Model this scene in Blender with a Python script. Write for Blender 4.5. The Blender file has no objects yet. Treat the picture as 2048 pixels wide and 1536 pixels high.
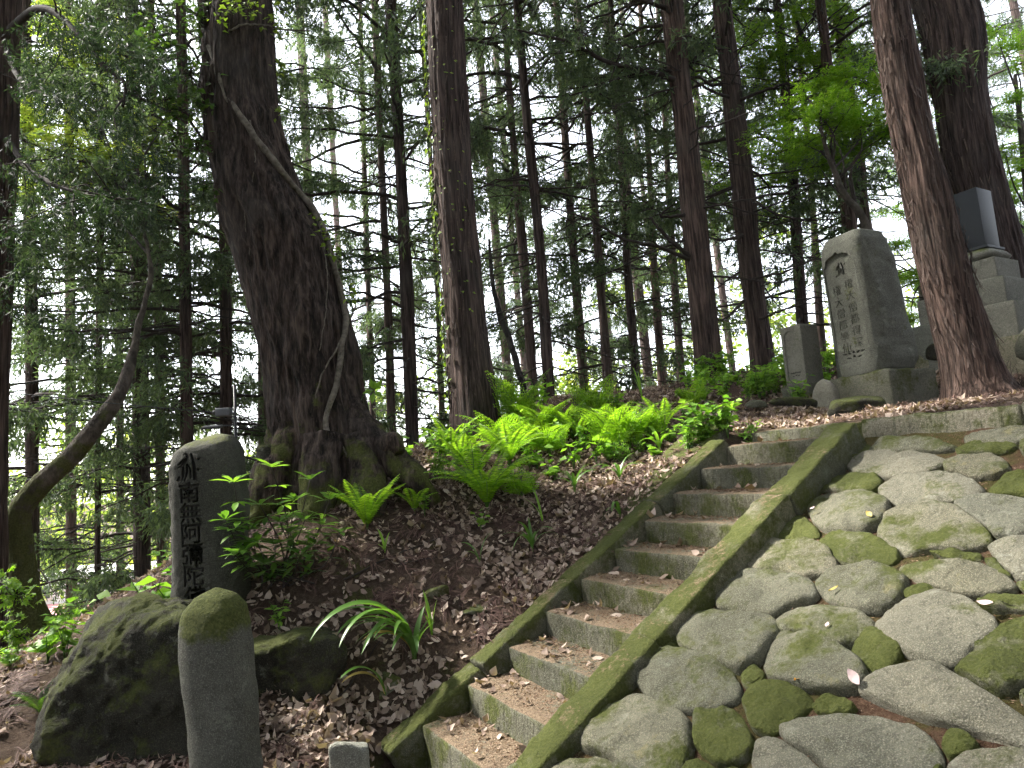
import bpy, bmesh, math, random
import numpy as np
from mathutils import Matrix, Vector

SC = bpy.context.scene
COL = SC.collection
rng = np.random.default_rng(7)

# ---------------------------------------------------------------- camera
FPX, PITCH, ROLL, ZC = 1344.2, 0.1183, 0.0758, 1.66
cp, sp, cr, sr = math.cos(PITCH), math.sin(PITCH), math.cos(ROLL), math.sin(ROLL)
Fv = np.array([0, cp, sp]); Uv = np.array([0, -sp, cp]); Xv = np.array([1., 0, 0])
RT = cr * Xv - sr * Uv; UP = sr * Xv + cr * Uv
cam_d = bpy.data.cameras.new('camera'); cam = bpy.data.objects.new('camera', cam_d)
COL.objects.link(cam); SC.camera = cam
cam_d.sensor_width = 36; cam_d.lens = 36 * FPX / 2048
cam_d.clip_start = 0.05; cam_d.clip_end = 2000
M = Matrix.Identity(4)
for i in range(3):
    M[i][0], M[i][1], M[i][2] = RT[i], UP[i], -Fv[i]
M[2][3] = ZC
cam.matrix_world = M

# ---------------------------------------------------------------- world, sun, exposure
SUN_DIR = Vector((-0.85, 0.25, 0.95)).normalized()
w = bpy.data.worlds.new('World'); SC.world = w; w.use_nodes = True
nt = w.node_tree; bgn = nt.nodes['Background']
sky = nt.nodes.new('ShaderNodeTexSky'); sky.sky_type = 'NISHITA'; sky.sun_disc = False
sky.sun_elevation = math.asin(SUN_DIR.z); sky.sun_rotation = math.atan2(SUN_DIR.x, SUN_DIR.y)
sky.air_density = 1.0; sky.dust_density = 1.5; sky.ozone_density = 1.0
hsv = nt.nodes.new('ShaderNodeHueSaturation'); hsv.inputs['Saturation'].default_value = 0.3      # thin bright cloud: nearly white sky
nt.links.new(sky.outputs[0], hsv.inputs['Color']); nt.links.new(hsv.outputs[0], bgn.inputs[0]); bgn.inputs[1].default_value = 0.15
sun_d = bpy.data.lights.new('sun', 'SUN'); sun = bpy.data.objects.new('sun', sun_d); COL.objects.link(sun)
sun_d.energy = 3.2; sun_d.angle = math.radians(5); sun_d.color = (1, 0.95, 0.86)
sun.rotation_euler = SUN_DIR.to_track_quat('Z', 'Y').to_euler()
SC.view_settings.view_transform = 'Standard'; SC.view_settings.look = 'None'
SC.view_settings.exposure = 2.48; SC.view_settings.gamma = 1; SC.view_settings.use_curve_mapping = False
SC.render.engine = 'CYCLES'
cy = SC.cycles
cy.max_bounces = 4; cy.diffuse_bounces = 3; cy.glossy_bounces = 1; cy.transmission_bounces = 3
cy.transparent_max_bounces = 4; cy.volume_bounces = 0; cy.caustics_reflective = False; cy.caustics_refractive = False
cy.use_adaptive_sampling = True; cy.adaptive_threshold = 0.04
cy.use_denoising = True

# ---------------------------------------------------------------- helpers
def P(px, py, Y):
    """photo pixel seen at world distance y=Y -> 3D point"""
    d = Fv + (px - 1024) / FPX * RT - (py - 768) / FPX * UP
    t = Y / d[1]
    return np.array([d[0] * t, Y, ZC + d[2] * t])

def pxm(px, py, Y):          # metres per photo pixel there
    d = Fv + (px - 1024) / FPX * RT - (py - 768) / FPX * UP
    return Y / d[1] / FPX

def _h(ix, iy, iz, s):
    n = (ix.astype(np.uint32) * np.uint32(374761393) + iy.astype(np.uint32) * np.uint32(668265263)
         + iz.astype(np.uint32) * np.uint32(2147483647) + np.uint32((s * 1274126177) & 0xffffffff))
    n = (n ^ (n >> np.uint32(13))) * np.uint32(1274126177)
    n = n ^ (n >> np.uint32(16))
    n = (n * np.uint32(2246822519)) ^ (n >> np.uint32(11))
    return (n & np.uint32(0xffffff)).astype(np.float64) / 8388607.5 - 1

def vnoise(p, seed=0):
    p = np.asarray(p, float); i = np.floor(p).astype(np.int64); f = p - i
    u = f * f * f * (f * (f * 6 - 15) + 10)
    r = 0
    for dx in (0, 1):
        for dy in (0, 1):
            for dz in (0, 1):
                wgt = ((u[..., 0] if dx else 1 - u[..., 0]) * (u[..., 1] if dy else 1 - u[..., 1])
                       * (u[..., 2] if dz else 1 - u[..., 2]))
                r = r + wgt * _h(i[..., 0] + dx, i[..., 1] + dy, i[..., 2] + dz, seed)
    return r

def fbm(p, octv=4, seed=0, gain=.5):
    a = 1; t = 0; r = 0; p = np.asarray(p, float)
    for o in range(octv):
        r = r + a * vnoise(p * 2 ** o + 17.3 * o, seed + o); t += a; a *= gain
    return r / t

def sstep(a, b, x):
    t = np.clip((x - a) / (b - a), 0, 1); return t * t * (3 - 2 * t)

def make_mesh(name, V, faces, smooth=True):
    V = np.asarray(V, np.float32)
    if isinstance(faces, np.ndarray): faces = [faces]
    faces = [np.asarray(f, np.int32) for f in faces if len(f)]
    me = bpy.data.meshes.new(name)
    me.vertices.add(len(V)); me.vertices.foreach_set('co', V.ravel())
    li = np.concatenate([f.ravel() for f in faces])
    cnt = np.concatenate([np.full(len(f), f.shape[1], np.int32) for f in faces])
    st = np.concatenate([[0], np.cumsum(cnt)[:-1]]).astype(np.int32)
    me.loops.add(len(li)); me.loops.foreach_set('vertex_index', li)
    me.polygons.add(len(cnt)); me.polygons.foreach_set('loop_start', st)
    me.polygons.foreach_set('use_smooth', np.full(len(cnt), smooth))
    me.update(calc_edges=True)
    return me

class Bld:
    def __init__(s): s.V = []; s.Q = []; s.T = []; s.n = 0
    def add(s, V, F):
        V = np.asarray(V, float).reshape(-1, 3); F = np.asarray(F)
        if len(F): (s.Q if F.shape[1] == 4 else s.T).append(F + s.n)
        s.V.append(V); s.n += len(V)
    def add2(s, V, Fs):
        off = s.n; V = np.asarray(V, float).reshape(-1, 3); s.V.append(V); s.n += len(V)
        for F in Fs:
            F = np.asarray(F)
            if len(F): (s.Q if F.shape[1] == 4 else s.T).append(F + off)
    def get(s):
        f = []
        if s.Q: f.append(np.concatenate(s.Q))
        if s.T: f.append(np.concatenate(s.T))
        return np.concatenate(s.V), f

def link(name, me, mat=None, parent=None, loc=None):
    o = bpy.data.objects.new(name, me)
    if mat is not None and me is not None: me.materials.append(mat)
    COL.objects.link(o)
    if loc is not None: o.location = loc
    if parent is not None: o.parent = parent
    return o

def wloc(o):
    l = np.zeros(3)
    while o is not None: l += np.array(o.location); o = o.parent
    return l

def obj(name, V, F, mat, parent=None, smooth=True, origin=None):
    """V in world coordinates; origin = world point for the object's origin"""
    V = np.asarray(V, float)
    pl = wloc(parent) if parent is not None else np.zeros(3)
    og = pl if origin is None else np.asarray(origin, float)
    return link(name, make_mesh(name, V - og, F, smooth), mat, parent, og - pl)

def tag(o, label=None, cat=None, group=None, kind=None):
    if label: o['label'] = label
    if cat: o['category'] = cat
    if group: o['group'] = group
    if kind: o['kind'] = kind
    return o

def thing(name, loc, label, cat, group=None):
    o = bpy.data.objects.new(name, None); o.empty_display_size = .1
    o.location = loc; COL.objects.link(o); return tag(o, label, cat, group)

def tube(pts, rad, sides=8, cap=True):
    pts = np.asarray(pts, float); n = len(pts); rad = np.broadcast_to(np.asarray(rad, float), (n,))
    tg = np.gradient(pts, axis=0); tg /= np.linalg.norm(tg, axis=1)[:, None] + 1e-9
    ref = np.array([0, 0, 1.]) if abs(tg[:, 2]).mean() < .8 else np.array([1., 0, 0])
    u = np.cross(tg, ref); u /= np.linalg.norm(u, axis=1)[:, None] + 1e-9
    v = np.cross(tg, u)
    a = np.arange(sides) * 2 * np.pi / sides
    V = pts[:, None, :] + rad[:, None, None] * (u[:, None, :] * np.cos(a)[None, :, None] + v[:, None, :] * np.sin(a)[None, :, None])
    V = V.reshape(-1, 3)
    i = np.arange(n - 1)[:, None] * sides; j = np.arange(sides)[None, :]; k = (j + 1) % sides
    Q = np.stack([i + j, i + k, i + sides + k, i + sides + j], -1).reshape(-1, 4)
    T = []
    if cap:
        V = np.concatenate([V, pts[[0, -1]]]); b = n * sides
        jj = np.arange(sides); kk = (jj + 1) % sides
        T = np.concatenate([np.stack([np.full(sides, b), kk, jj], -1), np.stack([np.full(sides, b + 1), (n - 1) * sides + jj, (n - 1) * sides + kk], -1)])
    return V, [Q, T] if cap else [Q]

def smooth_curve(pts, n):
    pts = np.asarray(pts, float)
    t = np.concatenate([[0], np.cumsum(np.linalg.norm(np.diff(pts, axis=0), axis=1))]); t /= t[-1]
    m = np.gradient(pts, t, axis=0)
    u = np.linspace(0, 1, n); k = np.clip(np.searchsorted(t, u, 'right') - 1, 0, len(t) - 2)
    h = (t[k + 1] - t[k])[:, None]; x = ((u - t[k]) / (t[k + 1] - t[k]))[:, None]
    return ((2*x**3-3*x**2+1)*pts[k] + (x**3-2*x**2+x)*h*m[k] + (-2*x**3+3*x**2)*pts[k+1] + (x**3-x**2)*h*m[k+1])

def unit(v):
    v = np.asarray(v, float); return v / (np.linalg.norm(v, axis=-1, keepdims=True) + 1e-9)

# ---------------------------------------------------------------- materials
def new_mat(name):
    m = bpy.data.materials.new(name); m.use_nodes = True
    nt = m.node_tree; nt.nodes.clear()
    out = nt.nodes.new('ShaderNodeOutputMaterial')
    return m, nt, out
def N(nt, t, **kw):
    n = nt.nodes.new(t)
    for k, v in kw.items(): setattr(n, k, v)
    return n
def lk(nt, a, b): nt.links.new(a, b)
def noise(nt, vec, scale, detail=4, rough=.55, dist=0):
    n = N(nt, 'ShaderNodeTexNoise'); lk(nt, vec, n.inputs['Vector'])
    n.inputs['Scale'].default_value = scale; n.inputs['Detail'].default_value = detail
    n.inputs['Roughness'].default_value = rough; n.inputs['Distortion'].default_value = dist
    return n.outputs['Fac']
def ramp(nt, fac, stops):
    r = N(nt, 'ShaderNodeValToRGB'); lk(nt, fac, r.inputs[0]); el = r.color_ramp.elements
    while len(el) < len(stops): el.new(.5)
    for e, (p, c) in zip(el, stops):
        e.position = p; e.color = (*c, 1) if len(c) == 3 else c
    return r.outputs[0]
def gray(nt, fac, a, b): return ramp(nt, fac, [(a, (0, 0, 0)), (b, (1, 1, 1))])
def mix(nt, fac, a, b):
    m = N(nt, 'ShaderNodeMix', data_type='RGBA')
    if isinstance(fac, float): m.inputs[0].default_value = fac
    else: lk(nt, fac, m.inputs[0])
    for s, v in ((6, a), (7, b)):
        if isinstance(v, tuple): m.inputs[s].default_value = (*v, 1)
        else: lk(nt, v, m.inputs[s])
    return m.outputs[2]
def mth(nt, op, a, b=None, clamp=False):
    m = N(nt, 'ShaderNodeMath', operation=op, use_clamp=clamp)
    for i, v in enumerate((a, b)):
        if v is None: continue
        if isinstance(v, (int, float)): m.inputs[i].default_value = v
        else: lk(nt, v, m.inputs[i])
    return m.outputs[0]
def stretched(nt, pos, s):
    m = N(nt, 'ShaderNodeVectorMath', operation='MULTIPLY'); lk(nt, pos, m.inputs[0]); m.inputs[1].default_value = s
    return m.outputs[0]
def bumped(nt, hgt, strength, dist):
    b = N(nt, 'ShaderNodeBump'); b.inputs['Strength'].default_value = strength; b.inputs['Distance'].default_value = dist
    lk(nt, hgt, b.inputs['Height']); return b.outputs[0]
def principled(nt, out, col, rough=.85, nrm=None, spec=.3):
    b = N(nt, 'ShaderNodeBsdfPrincipled')
    if isinstance(col, tuple): b.inputs['Base Color'].default_value = (*col, 1)
    else: lk(nt, col, b.inputs['Base Color'])
    if isinstance(rough, (int, float)): b.inputs['Roughness'].default_value = rough
    else: lk(nt, rough, b.inputs['Roughness'])
    b.inputs['Specular IOR Level'].default_value = spec
    if nrm is not None: lk(nt, nrm, b.inputs['Normal'])
    lk(nt, b.outputs[0], out.inputs[0]); return b

MOSS = [(.2, (.020, .025, .006)), (.5, (.066, .077, .017)), (.8, (.135, .145, .045))]
def stone_mat(name, c1, c2, c3, moss=0.3, up=0.5, bump=1.0, debris=0.0, chisel=False, lichen=.25, yellow=0.0):
    m, nt, out = new_mat(name)
    g = N(nt, 'ShaderNodeNewGeometry'); pos = g.outputs['Position']
    n1 = noise(nt, pos, 3.2, 4, .6); n2 = noise(nt, pos, 38, 3, .65); n3 = noise(nt, pos, 170, 2, .6)
    base = ramp(nt, n1, [(.28, c1), (.5, c2), (.72, c3)])
    base = mix(nt, mth(nt, 'MULTIPLY', gray(nt, n2, .46, .66), .6), base, tuple(x * .55 for x in c2))
    base = mix(nt, mth(nt, 'MULTIPLY', gray(nt, n3, .50, .68), .75), base, tuple(min(1, x * 1.7) for x in c3))
    li = gray(nt, noise(nt, pos, 9, 4, .7), .60, .68)
    base = mix(nt, mth(nt, 'MULTIPLY', li, lichen), base, (.36, .37, .31))
    if yellow:
        yl = gray(nt, noise(nt, pos, 5.5, 5, .7), .60, .70)
        base = mix(nt, mth(nt, 'MULTIPLY', yl, yellow), base, (.28, .24, .06))
    oi = N(nt, 'ShaderNodeObjectInfo'); tone = ramp(nt, oi.outputs['Random'], [(0, (.74, .76, .74)), (.5, (1, .99, .95)), (1, (1.18, 1.12, 1.06))])
    tm = N(nt, 'ShaderNodeMix', data_type='RGBA', blend_type='MULTIPLY'); tm.inputs[0].default_value = 1; lk(nt, base, tm.inputs[6]); lk(nt, tone, tm.inputs[7]); base = tm.outputs[2]
    sep = N(nt, 'ShaderNodeSeparateXYZ'); lk(nt, g.outputs['Normal'], sep.inputs[0]); nz = sep.outputs[2]
    # moss: patches with their own shape, fonder of upward faces
    pm = noise(nt, pos, 4.2, 4, .62)
    mm = mth(nt, 'ADD', pm, mth(nt, 'MULTIPLY', mth(nt, 'SUBTRACT', nz, .5), up * .5))
    mm = mth(nt, 'ADD', mm, mth(nt, 'MULTIPLY', mth(nt, 'SUBTRACT', n2, .5), .35))
    th = 1.0 - moss
    mf = gray(nt, mm, max(0, th - .08), min(1, th + .10))
    nm_ = noise(nt, pos, 80, 4, .68)
    mcol = ramp(nt, mth(nt, 'ADD', mth(nt, 'MULTIPLY', nm_, .6), mth(nt, 'MULTIPLY', n1, .4)), MOSS)
    col = mix(nt, mf, base, mcol)
    if debris:
        dn = noise(nt, pos, 2.6, 4, .6)
        df = mth(nt, 'MULTIPLY', gray(nt, nz, .75, .93), gray(nt, mth(nt, 'ADD', dn, mth(nt, 'MULTIPLY', mth(nt, 'SUBTRACT', n2, .5), .6)), .62 - debris * .35, .72 - debris * .3))
        dc = ramp(nt, noise(nt, pos, 130, 3, .7), [(.3, (.06, .038, .024)), (.5, (.19, .135, .088)), (.68, (.34, .26, .18))])
        col = mix(nt, df, col, dc)
    hgt = mth(nt, 'ADD', mth(nt, 'MULTIPLY', n2, .5), nm_)
    if chisel:
        cv = noise(nt, stretched(nt, pos, (48, 48, 9)), 1, 3, .6)
        hgt = mth(nt, 'ADD', hgt, mth(nt, 'MULTIPLY', cv, 1.3))
        dk = ramp(nt, cv, [(.33, (.45, .45, .45)), (.5, (1, 1, 1))])
        mm2 = N(nt, 'ShaderNodeMix', data_type='RGBA', blend_type='MULTIPLY'); mm2.inputs[0].default_value = .6
        lk(nt, col, mm2.inputs[6]); lk(nt, dk, mm2.inputs[7]); col = mm2.outputs[2]
    nrm = bumped(nt, mth(nt, 'ADD', hgt, mth(nt, 'MULTIPLY', n3, .35)), 1.0 * bump, .018)
    principled(nt, out, col, .88, nrm, .25)
    return m

def bark_mat(name, c1, c2, c3, fx=26, fz=1.6, moss=0.0, bump=1.0):
    m, nt, out = new_mat(name)
    g = N(nt, 'ShaderNodeNewGeometry'); pos = g.outputs['Position']
    st = noise(nt, stretched(nt, pos, (fx, fx, fz)), 1, 5, .6)
    st2 = noise(nt, stretched(nt, pos, (fx * 3.2, fx * 3.2, fz * 3)), 1, 4, .6)
    big = noise(nt, pos, 1.3, 3)
    col = ramp(nt, st, [(.36, c1), (.5, c2), (.64, c3)])
    col = mix(nt, mth(nt, 'MULTIPLY', gray(nt, st2, .5, .75), .5), col, tuple(min(1, x * 1.5) for x in c3))
    col = mix(nt, mth(nt, 'MULTIPLY', gray(nt, big, .5, .7), .35), col, (.085, .078, .07))
    oi = N(nt, 'ShaderNodeObjectInfo'); tone = ramp(nt, oi.outputs['Random'], [(0, (.75, .75, .78)), (.5, (1, 1, 1)), (1, (1.3, 1.2, 1.12))])
    tm = N(nt, 'ShaderNodeMix', data_type='RGBA', blend_type='MULTIPLY'); tm.inputs[0].default_value = 1; lk(nt, col, tm.inputs[6]); lk(nt, tone, tm.inputs[7]); col = tm.outputs[2]
    if moss:
        pm = noise(nt, pos, 3.5, 6, .65)
        sep = N(nt, 'ShaderNodeSeparateXYZ'); lk(nt, pos, sep.inputs[0])
        low = mth(nt, 'MULTIPLY', mth(nt, 'SUBTRACT', 3.4, sep.outputs[2]), .16)
        mf = gray(nt, mth(nt, 'ADD', pm, low), .76 - moss * .2, .86 - moss * .2)
        mc = ramp(nt, noise(nt, pos, 60, 4, .65), MOSS)
        col = mix(nt, mth(nt, 'MULTIPLY', mf, .85), col, mc)
    h = mth(nt, 'ADD', st, mth(nt, 'MULTIPLY', st2, .45))
    principled(nt, out, col, .9, bumped(nt, h, 1.0 * bump, .045), .15)
    return m

def leaf_mat(name, ca, cb, cc, trans=.45, rough=.5, spec=.3):
    m, nt, out = new_mat(name)
    g = N(nt, 'ShaderNodeNewGeometry')
    rp = g.outputs['Random Per Island']
    big = noise(nt, g.outputs['Position'], 1.4, 3)
    f = mth(nt, 'ADD', mth(nt, 'MULTIPLY', rp, .65), mth(nt, 'MULTIPLY', big, .35))
    col = ramp(nt, f, [(.15, ca), (.5, cb), (.85, cc)])
    b = N(nt, 'ShaderNodeBsdfPrincipled'); lk(nt, col, b.inputs['Base Color'])
    b.inputs['Roughness'].default_value = rough; b.inputs['Specular IOR Level'].default_value = spec
    t = N(nt, 'ShaderNodeBsdfTranslucent')
    br = N(nt, 'ShaderNodeMix', data_type='RGBA', blend_type='MULTIPLY'); br.inputs[0].default_value = 1
    lk(nt, col, br.inputs[6]); br.inputs[7].default_value = (1.9, 1.9, .9, 1); lk(nt, br.outputs[2], t.inputs[0])
    ms = N(nt, 'ShaderNodeMixShader'); ms.inputs[0].default_value = trans
    lk(nt, b.outputs[0], ms.inputs[1]); lk(nt, t.outputs[0], ms.inputs[2]); lk(nt, ms.outputs[0], out.inputs[0])
    return m

def plain_mat(name, col, rough=.6, var=.15, scale=20, metal=0., bump=.2):
    m, nt, out = new_mat(name)
    g = N(nt, 'ShaderNodeNewGeometry'); n = noise(nt, g.outputs['Position'], scale, 4, .6)
    c = ramp(nt, n, [(.3, tuple(x * (1 - var) for x in col)), (.7, tuple(min(1, x * (1 + var)) for x in col))])
    b = principled(nt, out, c, rough, bumped(nt, n, bump, .01)); b.inputs['Metallic'].default_value = metal
    return m

def soil_mat(name, stops, sc=30, bump=1., moss=0.):
    m, nt, out = new_mat(name)
    g = N(nt, 'ShaderNodeNewGeometry'); pos = g.outputs['Position']
    a = noise(nt, pos, sc, 5, .7); b = noise(nt, pos, sc * 4.3, 4, .7); c = noise(nt, pos, 1.7, 4)
    f = mth(nt, 'ADD', mth(nt, 'ADD', mth(nt, 'MULTIPLY', a, .4), mth(nt, 'MULTIPLY', b, .4)), mth(nt, 'MULTIPLY', c, .2))
    col = ramp(nt, f, stops)
    mf = gray(nt, mth(nt, 'ADD', noise(nt, pos, 2.7, 5, .65), mth(nt, 'MULTIPLY', a, .15)), .66 - moss, .74 - moss)
    col = mix(nt, mth(nt, 'MULTIPLY', mf, .6), col, ramp(nt, b, MOSS))
    principled(nt, out, col, .95, bumped(nt, mth(nt, 'ADD', a, mth(nt, 'MULTIPLY', b, .6)), bump, .03), .1)
    return m

M_pave = stone_mat('paving_stone_grey', (.084, .083, .058), (.128, .125, .092), (.172, .166, .126), moss=.42, up=.1, yellow=.25)
M_pave2 = stone_mat('paving_stone_smooth', (.104, .103, .08), (.144, .141, .11), (.185, .18, .144), moss=.33, up=.0, lichen=.3, yellow=.12)
M_pavem = stone_mat('paving_stone_mossy', (.09, .09, .065), (.13, .13, .095), (.17, .165, .125), moss=.64, up=.25)
M_step = stone_mat('step_stone', (.065, .065, .046), (.105, .104, .077), (.15, .145, .112), moss=.46, up=-.1, debris=.75, chisel=True)
M_string = stone_mat('stringer_moss_stone', (.09, .09, .06), (.13, .13, .09), (.18, .175, .13), moss=.60, up=.45, debris=.18)
M_kerb = stone_mat('kerb_stone', (.11, .11, .085), (.16, .16, .12), (.21, .20, .16), moss=.50, up=.3, chisel=True)
M_stele = stone_mat('stele_stone', (.085, .085, .07), (.125, .124, .103), (.17, .166, .14), moss=.33, up=.1, bump=.7, lichen=.3)
M_plinth = stone_mat('plinth_stone', (.085, .085, .065), (.13, .128, .098), (.18, .172, .135), moss=.46, up=.3)
M_stele2 = stone_mat('standing_stone_dark', (.034, .034, .028), (.05, .05, .042), (.07, .068, .058), moss=.36, up=.75, bump=.6, lichen=.12)
M_boulder = stone_mat('boulder_moss', (.014, .014, .010), (.026, .025, .018), (.055, .052, .038), moss=.51, up=.35, bump=1.3)
M_rockg = stone_mat('rock_grey', (.17, .17, .15), (.24, .24, .21), (.31, .31, .28), moss=.2, up=.1)
M_grave = stone_mat('granite_grave', (.085, .087, .075), (.12, .122, .105), (.155, .155, .138), moss=.38, up=.3, bump=.5)
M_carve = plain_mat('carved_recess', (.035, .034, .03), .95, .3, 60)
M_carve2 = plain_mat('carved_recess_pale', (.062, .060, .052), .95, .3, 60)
M_soil = soil_mat('forest_soil', [(.32, (.024, .016, .011)), (.5, (.066, .045, .032)), (.62, (.135, .098, .075)), (.75, (.26, .205, .17))])
M_gap = soil_mat('gap_debris', [(.34, (.035, .02, .013)), (.5, (.11, .065, .042)), (.62, (.2, .13, .09)), (.75, (.32, .24, .18))], 45, 1., .15)
M_bark = bark_mat('cedar_bark', (.014, .010, .009), (.050, .035, .030), (.115, .082, .071))
M_bark_big = bark_mat('giant_bark', (.008, .006, .005), (.033, .024, .020), (.095, .07, .058), fx=20, fz=3.2, moss=.12)
M_bark_hazed = bark_mat('cedar_bark_hazed', (.05, .036, .032), (.105, .075, .066), (.165, .12, .105), fx=30, fz=2)  # distance haze put into the colour: paler than the near bark
M_bark_gray = bark_mat('grey_bark', (.022, .020, .017), (.05, .046, .04), (.09, .083, .072), fx=9, fz=5, moss=.3)
M_twig = plain_mat('twig_wood', (.036, .028, .024), .9, .35, 25)
M_vine = plain_mat('vine_bark', (.115, .10, .08), .9, .6, 22, bump=1.)
M_strip = plain_mat('bark_strip', (.085, .06, .05), .9, .4, 30)
M_needle = leaf_mat('cedar_needles', (.034, .056, .040), (.058, .090, .058), (.092, .132, .072), trans=.5, rough=.55)
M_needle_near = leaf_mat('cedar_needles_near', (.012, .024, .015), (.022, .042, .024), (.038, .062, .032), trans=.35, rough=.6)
M_needle_far = leaf_mat('cedar_needles_far', (.03, .055, .032), (.048, .082, .042), (.075, .115, .05), trans=.4, rough=.6)
M_needle_dead = leaf_mat('cedar_needles_dead', (.035, .028, .02), (.06, .045, .032), (.085, .06, .042), trans=.3, rough=.7)
M_maple = leaf_mat('maple_leaves', (.07, .16, .014), (.12, .23, .02), (.18, .30, .035), trans=.55)
M_broad = leaf_mat('broad_leaves_pale', (.10, .17, .03), (.17, .24, .045), (.28, .32, .07), trans=.5)
M_broad_d = leaf_mat('broad_leaves_dark', (.02, .045, .012), (.035, .075, .018), (.07, .12, .025), trans=.4)
M_fern = leaf_mat('fern_green', (.09, .20, .012), (.16, .30, .022), (.24, .38, .04), trans=.5)
M_weed = leaf_mat('weed_green', (.08, .19, .02), (.145, .28, .035), (.21, .36, .055), trans=.42)
M_ivy = leaf_mat('ivy_green', (.09, .16, .02), (.14, .22, .03), (.20, .28, .05), trans=.4)
M_blade = leaf_mat('blade_green', (.035, .09, .016), (.06, .14, .022), (.11, .2, .035), trans=.35, rough=.35, spec=.5)
M_blade_y = leaf_mat('blade_yellowed', (.3, .2, .05), (.38, .27, .08), (.42, .33, .12), trans=.3)
M_shrub = leaf_mat('shrub_green', (.03, .085, .014), (.06, .14, .02), (.12, .22, .03), trans=.4, rough=.35, spec=.5)
M_litter = leaf_mat('dead_leaves', (.10, .066, .048), (.25, .185, .148), (.43, .35, .295), trans=.12, rough=.8)
M_needlelit = leaf_mat('dead_needles', (.036, .018, .014), (.082, .046, .037), (.15, .092, .076), trans=.1, rough=.8)
M_flake = leaf_mat('flakes', (.05, .024, .014), (.14, .08, .05), (.28, .19, .13), trans=.1, rough=.8)
# ---------------------------------------------------------------- stair frame and terrain
YAW = 1.0306; X0, Y0, Z0 = -0.6864, 4.2522, -1.5124 + ZC
UPD = np.array([math.sin(YAW), math.cos(YAW)]); RTD = np.array([math.cos(YAW), -math.sin(YAW)])
RISE, RUN = .17, .3045
def s_of(i): return RUN * i + .00136 * i * i
def zn(s): return Z0 + .549 * s
def zpath(s): return Z0 + .49 * s
def W(s, r, z):
    s, r, z = np.broadcast_arrays(np.asarray(s, float), np.asarray(r, float), np.asarray(z, float))
    return np.stack([X0 + UPD[0] * s + RTD[0] * r, Y0 + UPD[1] * s + RTD[1] * r, z], -1)
def SR(x, y):
    return (x - X0) * UPD[0] + (y - Y0) * UPD[1], (x - X0) * RTD[0] + (y - Y0) * RTD[1]

ctrl = [P(*c) for c in [
    (300,1536,3.9),(150,1536,4.0),(560,1500,3.95),(700,1536,3.9),(0,1420,4.9),(30,1315,6.2),(520,1410,4.4),(700,1400,4.5),
    (600,1300,4.75),(800,1250,4.9),(700,1150,5.1),(560,1120,5.2),(900,1100,5.4),(1050,1080,5.6),(1100,1000,6.0),(1300,930,6.3),
    (1000,965,6.4),(850,965,6.4),(760,1000,6.1),(640,1020,6.0),(500,1030,6.3),(950,860,8.0),(1150,860,7.5),(1300,815,8.2),
    (1420,795,8.8),(1450,840,7.3),(1100,800,9.3),(800,905,7.8),(1600,795,8.2),(1750,810,7.4),(1900,805,6.9),(2040,795,6.4),
    (1600,745,10),(1950,700,9.6),(1450,745,10.6),(420,1230,5.0),(200,1330,5.2),(330,1300,5.1)]]
for s in (-.1, .5, 1, 1.5, 2, 2.5, 3):
    ctrl.append(W(s, -.25, zn(s) - .02 if s > 0 else .03))
for r in (.2, 1, 2, 3, 4.5, 6):
    ctrl.append(W(3.45, r, Z0 + 1.62))
for x, y, z in [(-3, 2, 0), (0, 2, 0), (-1, 3.4, 0), (-4, 4, .05), (-6, 3, 0), (-5.5, 6, .0), (-7, 9, -1.2), (-4, 8.5, .6), (-2, 10, .9),
                (0, 12, .8), (3, 13.5, 2.0), (7, 13, 3.0), (9, 9, 2.6), (-3, 13, -.6), (-9, 14, -3), (-14, 22, -4.6), (-5, 20, -2.6),
                (3, 20, .2), (10, 20, 3.2), (16, 16, 4.5), (-24, 40, -5.2), (-12, 38, -4.8), (0, 38, -3.2), (14, 38, 1), (30, 36, 5), (11, 4, 2.2), (-12, 4, -1), (-20, 12, -4)]:
    ctrl.append(np.array([x, y, z]))
ctrl = np.array(ctrl)
def _tps(r2): return .5 * r2 * np.log(r2 + 1e-12)
_n = len(ctrl); _A = np.zeros((_n + 3, _n + 3))
_d2 = ((ctrl[:, None, :2] - ctrl[None, :, :2]) ** 2).sum(-1)
_A[:_n, :_n] = _tps(_d2) + np.eye(_n) * .05; _A[:_n, _n] = 1; _A[:_n, _n+1:] = ctrl[:, :2]; _A[_n, :_n] = 1; _A[_n+1:, :_n] = ctrl[:, :2].T
_wt = np.linalg.solve(_A, np.concatenate([ctrl[:, 2], np.zeros(3)]))
def G(x, y):
    x = np.asarray(x, float); y = np.asarray(y, float); sh = x.shape
    q = np.stack([x.ravel(), y.ravel()], -1); out = np.zeros(len(q))
    for a in range(0, len(q), 20000):
        b = q[a:a+20000]; d2 = ((b[:, None] - ctrl[None, :, :2]) ** 2).sum(-1)
        out[a:a+20000] = _tps(d2) @ _wt[:_n] + _wt[_n] + b @ _wt[_n+1:]
    out = out.reshape(sh)
    out = np.where(y < 2, np.maximum(out * sstep(-4, 2, y), 0), out) + 13 * sstep(2.5, 17, -y) + 7 * sstep(9, 20, x) * sstep(4, -2, y)   # unseen hill added behind and right of the viewpoint to block low sky
    R = np.hypot(x, y - 5); far = sstep(26, 60, R)
    return out * (1 - far) + (-5 + .06 * np.clip(x, -60, 60)) * far * sstep(-20, 20, y) + 13 * far * (1 - sstep(-20, 20, y))
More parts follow.
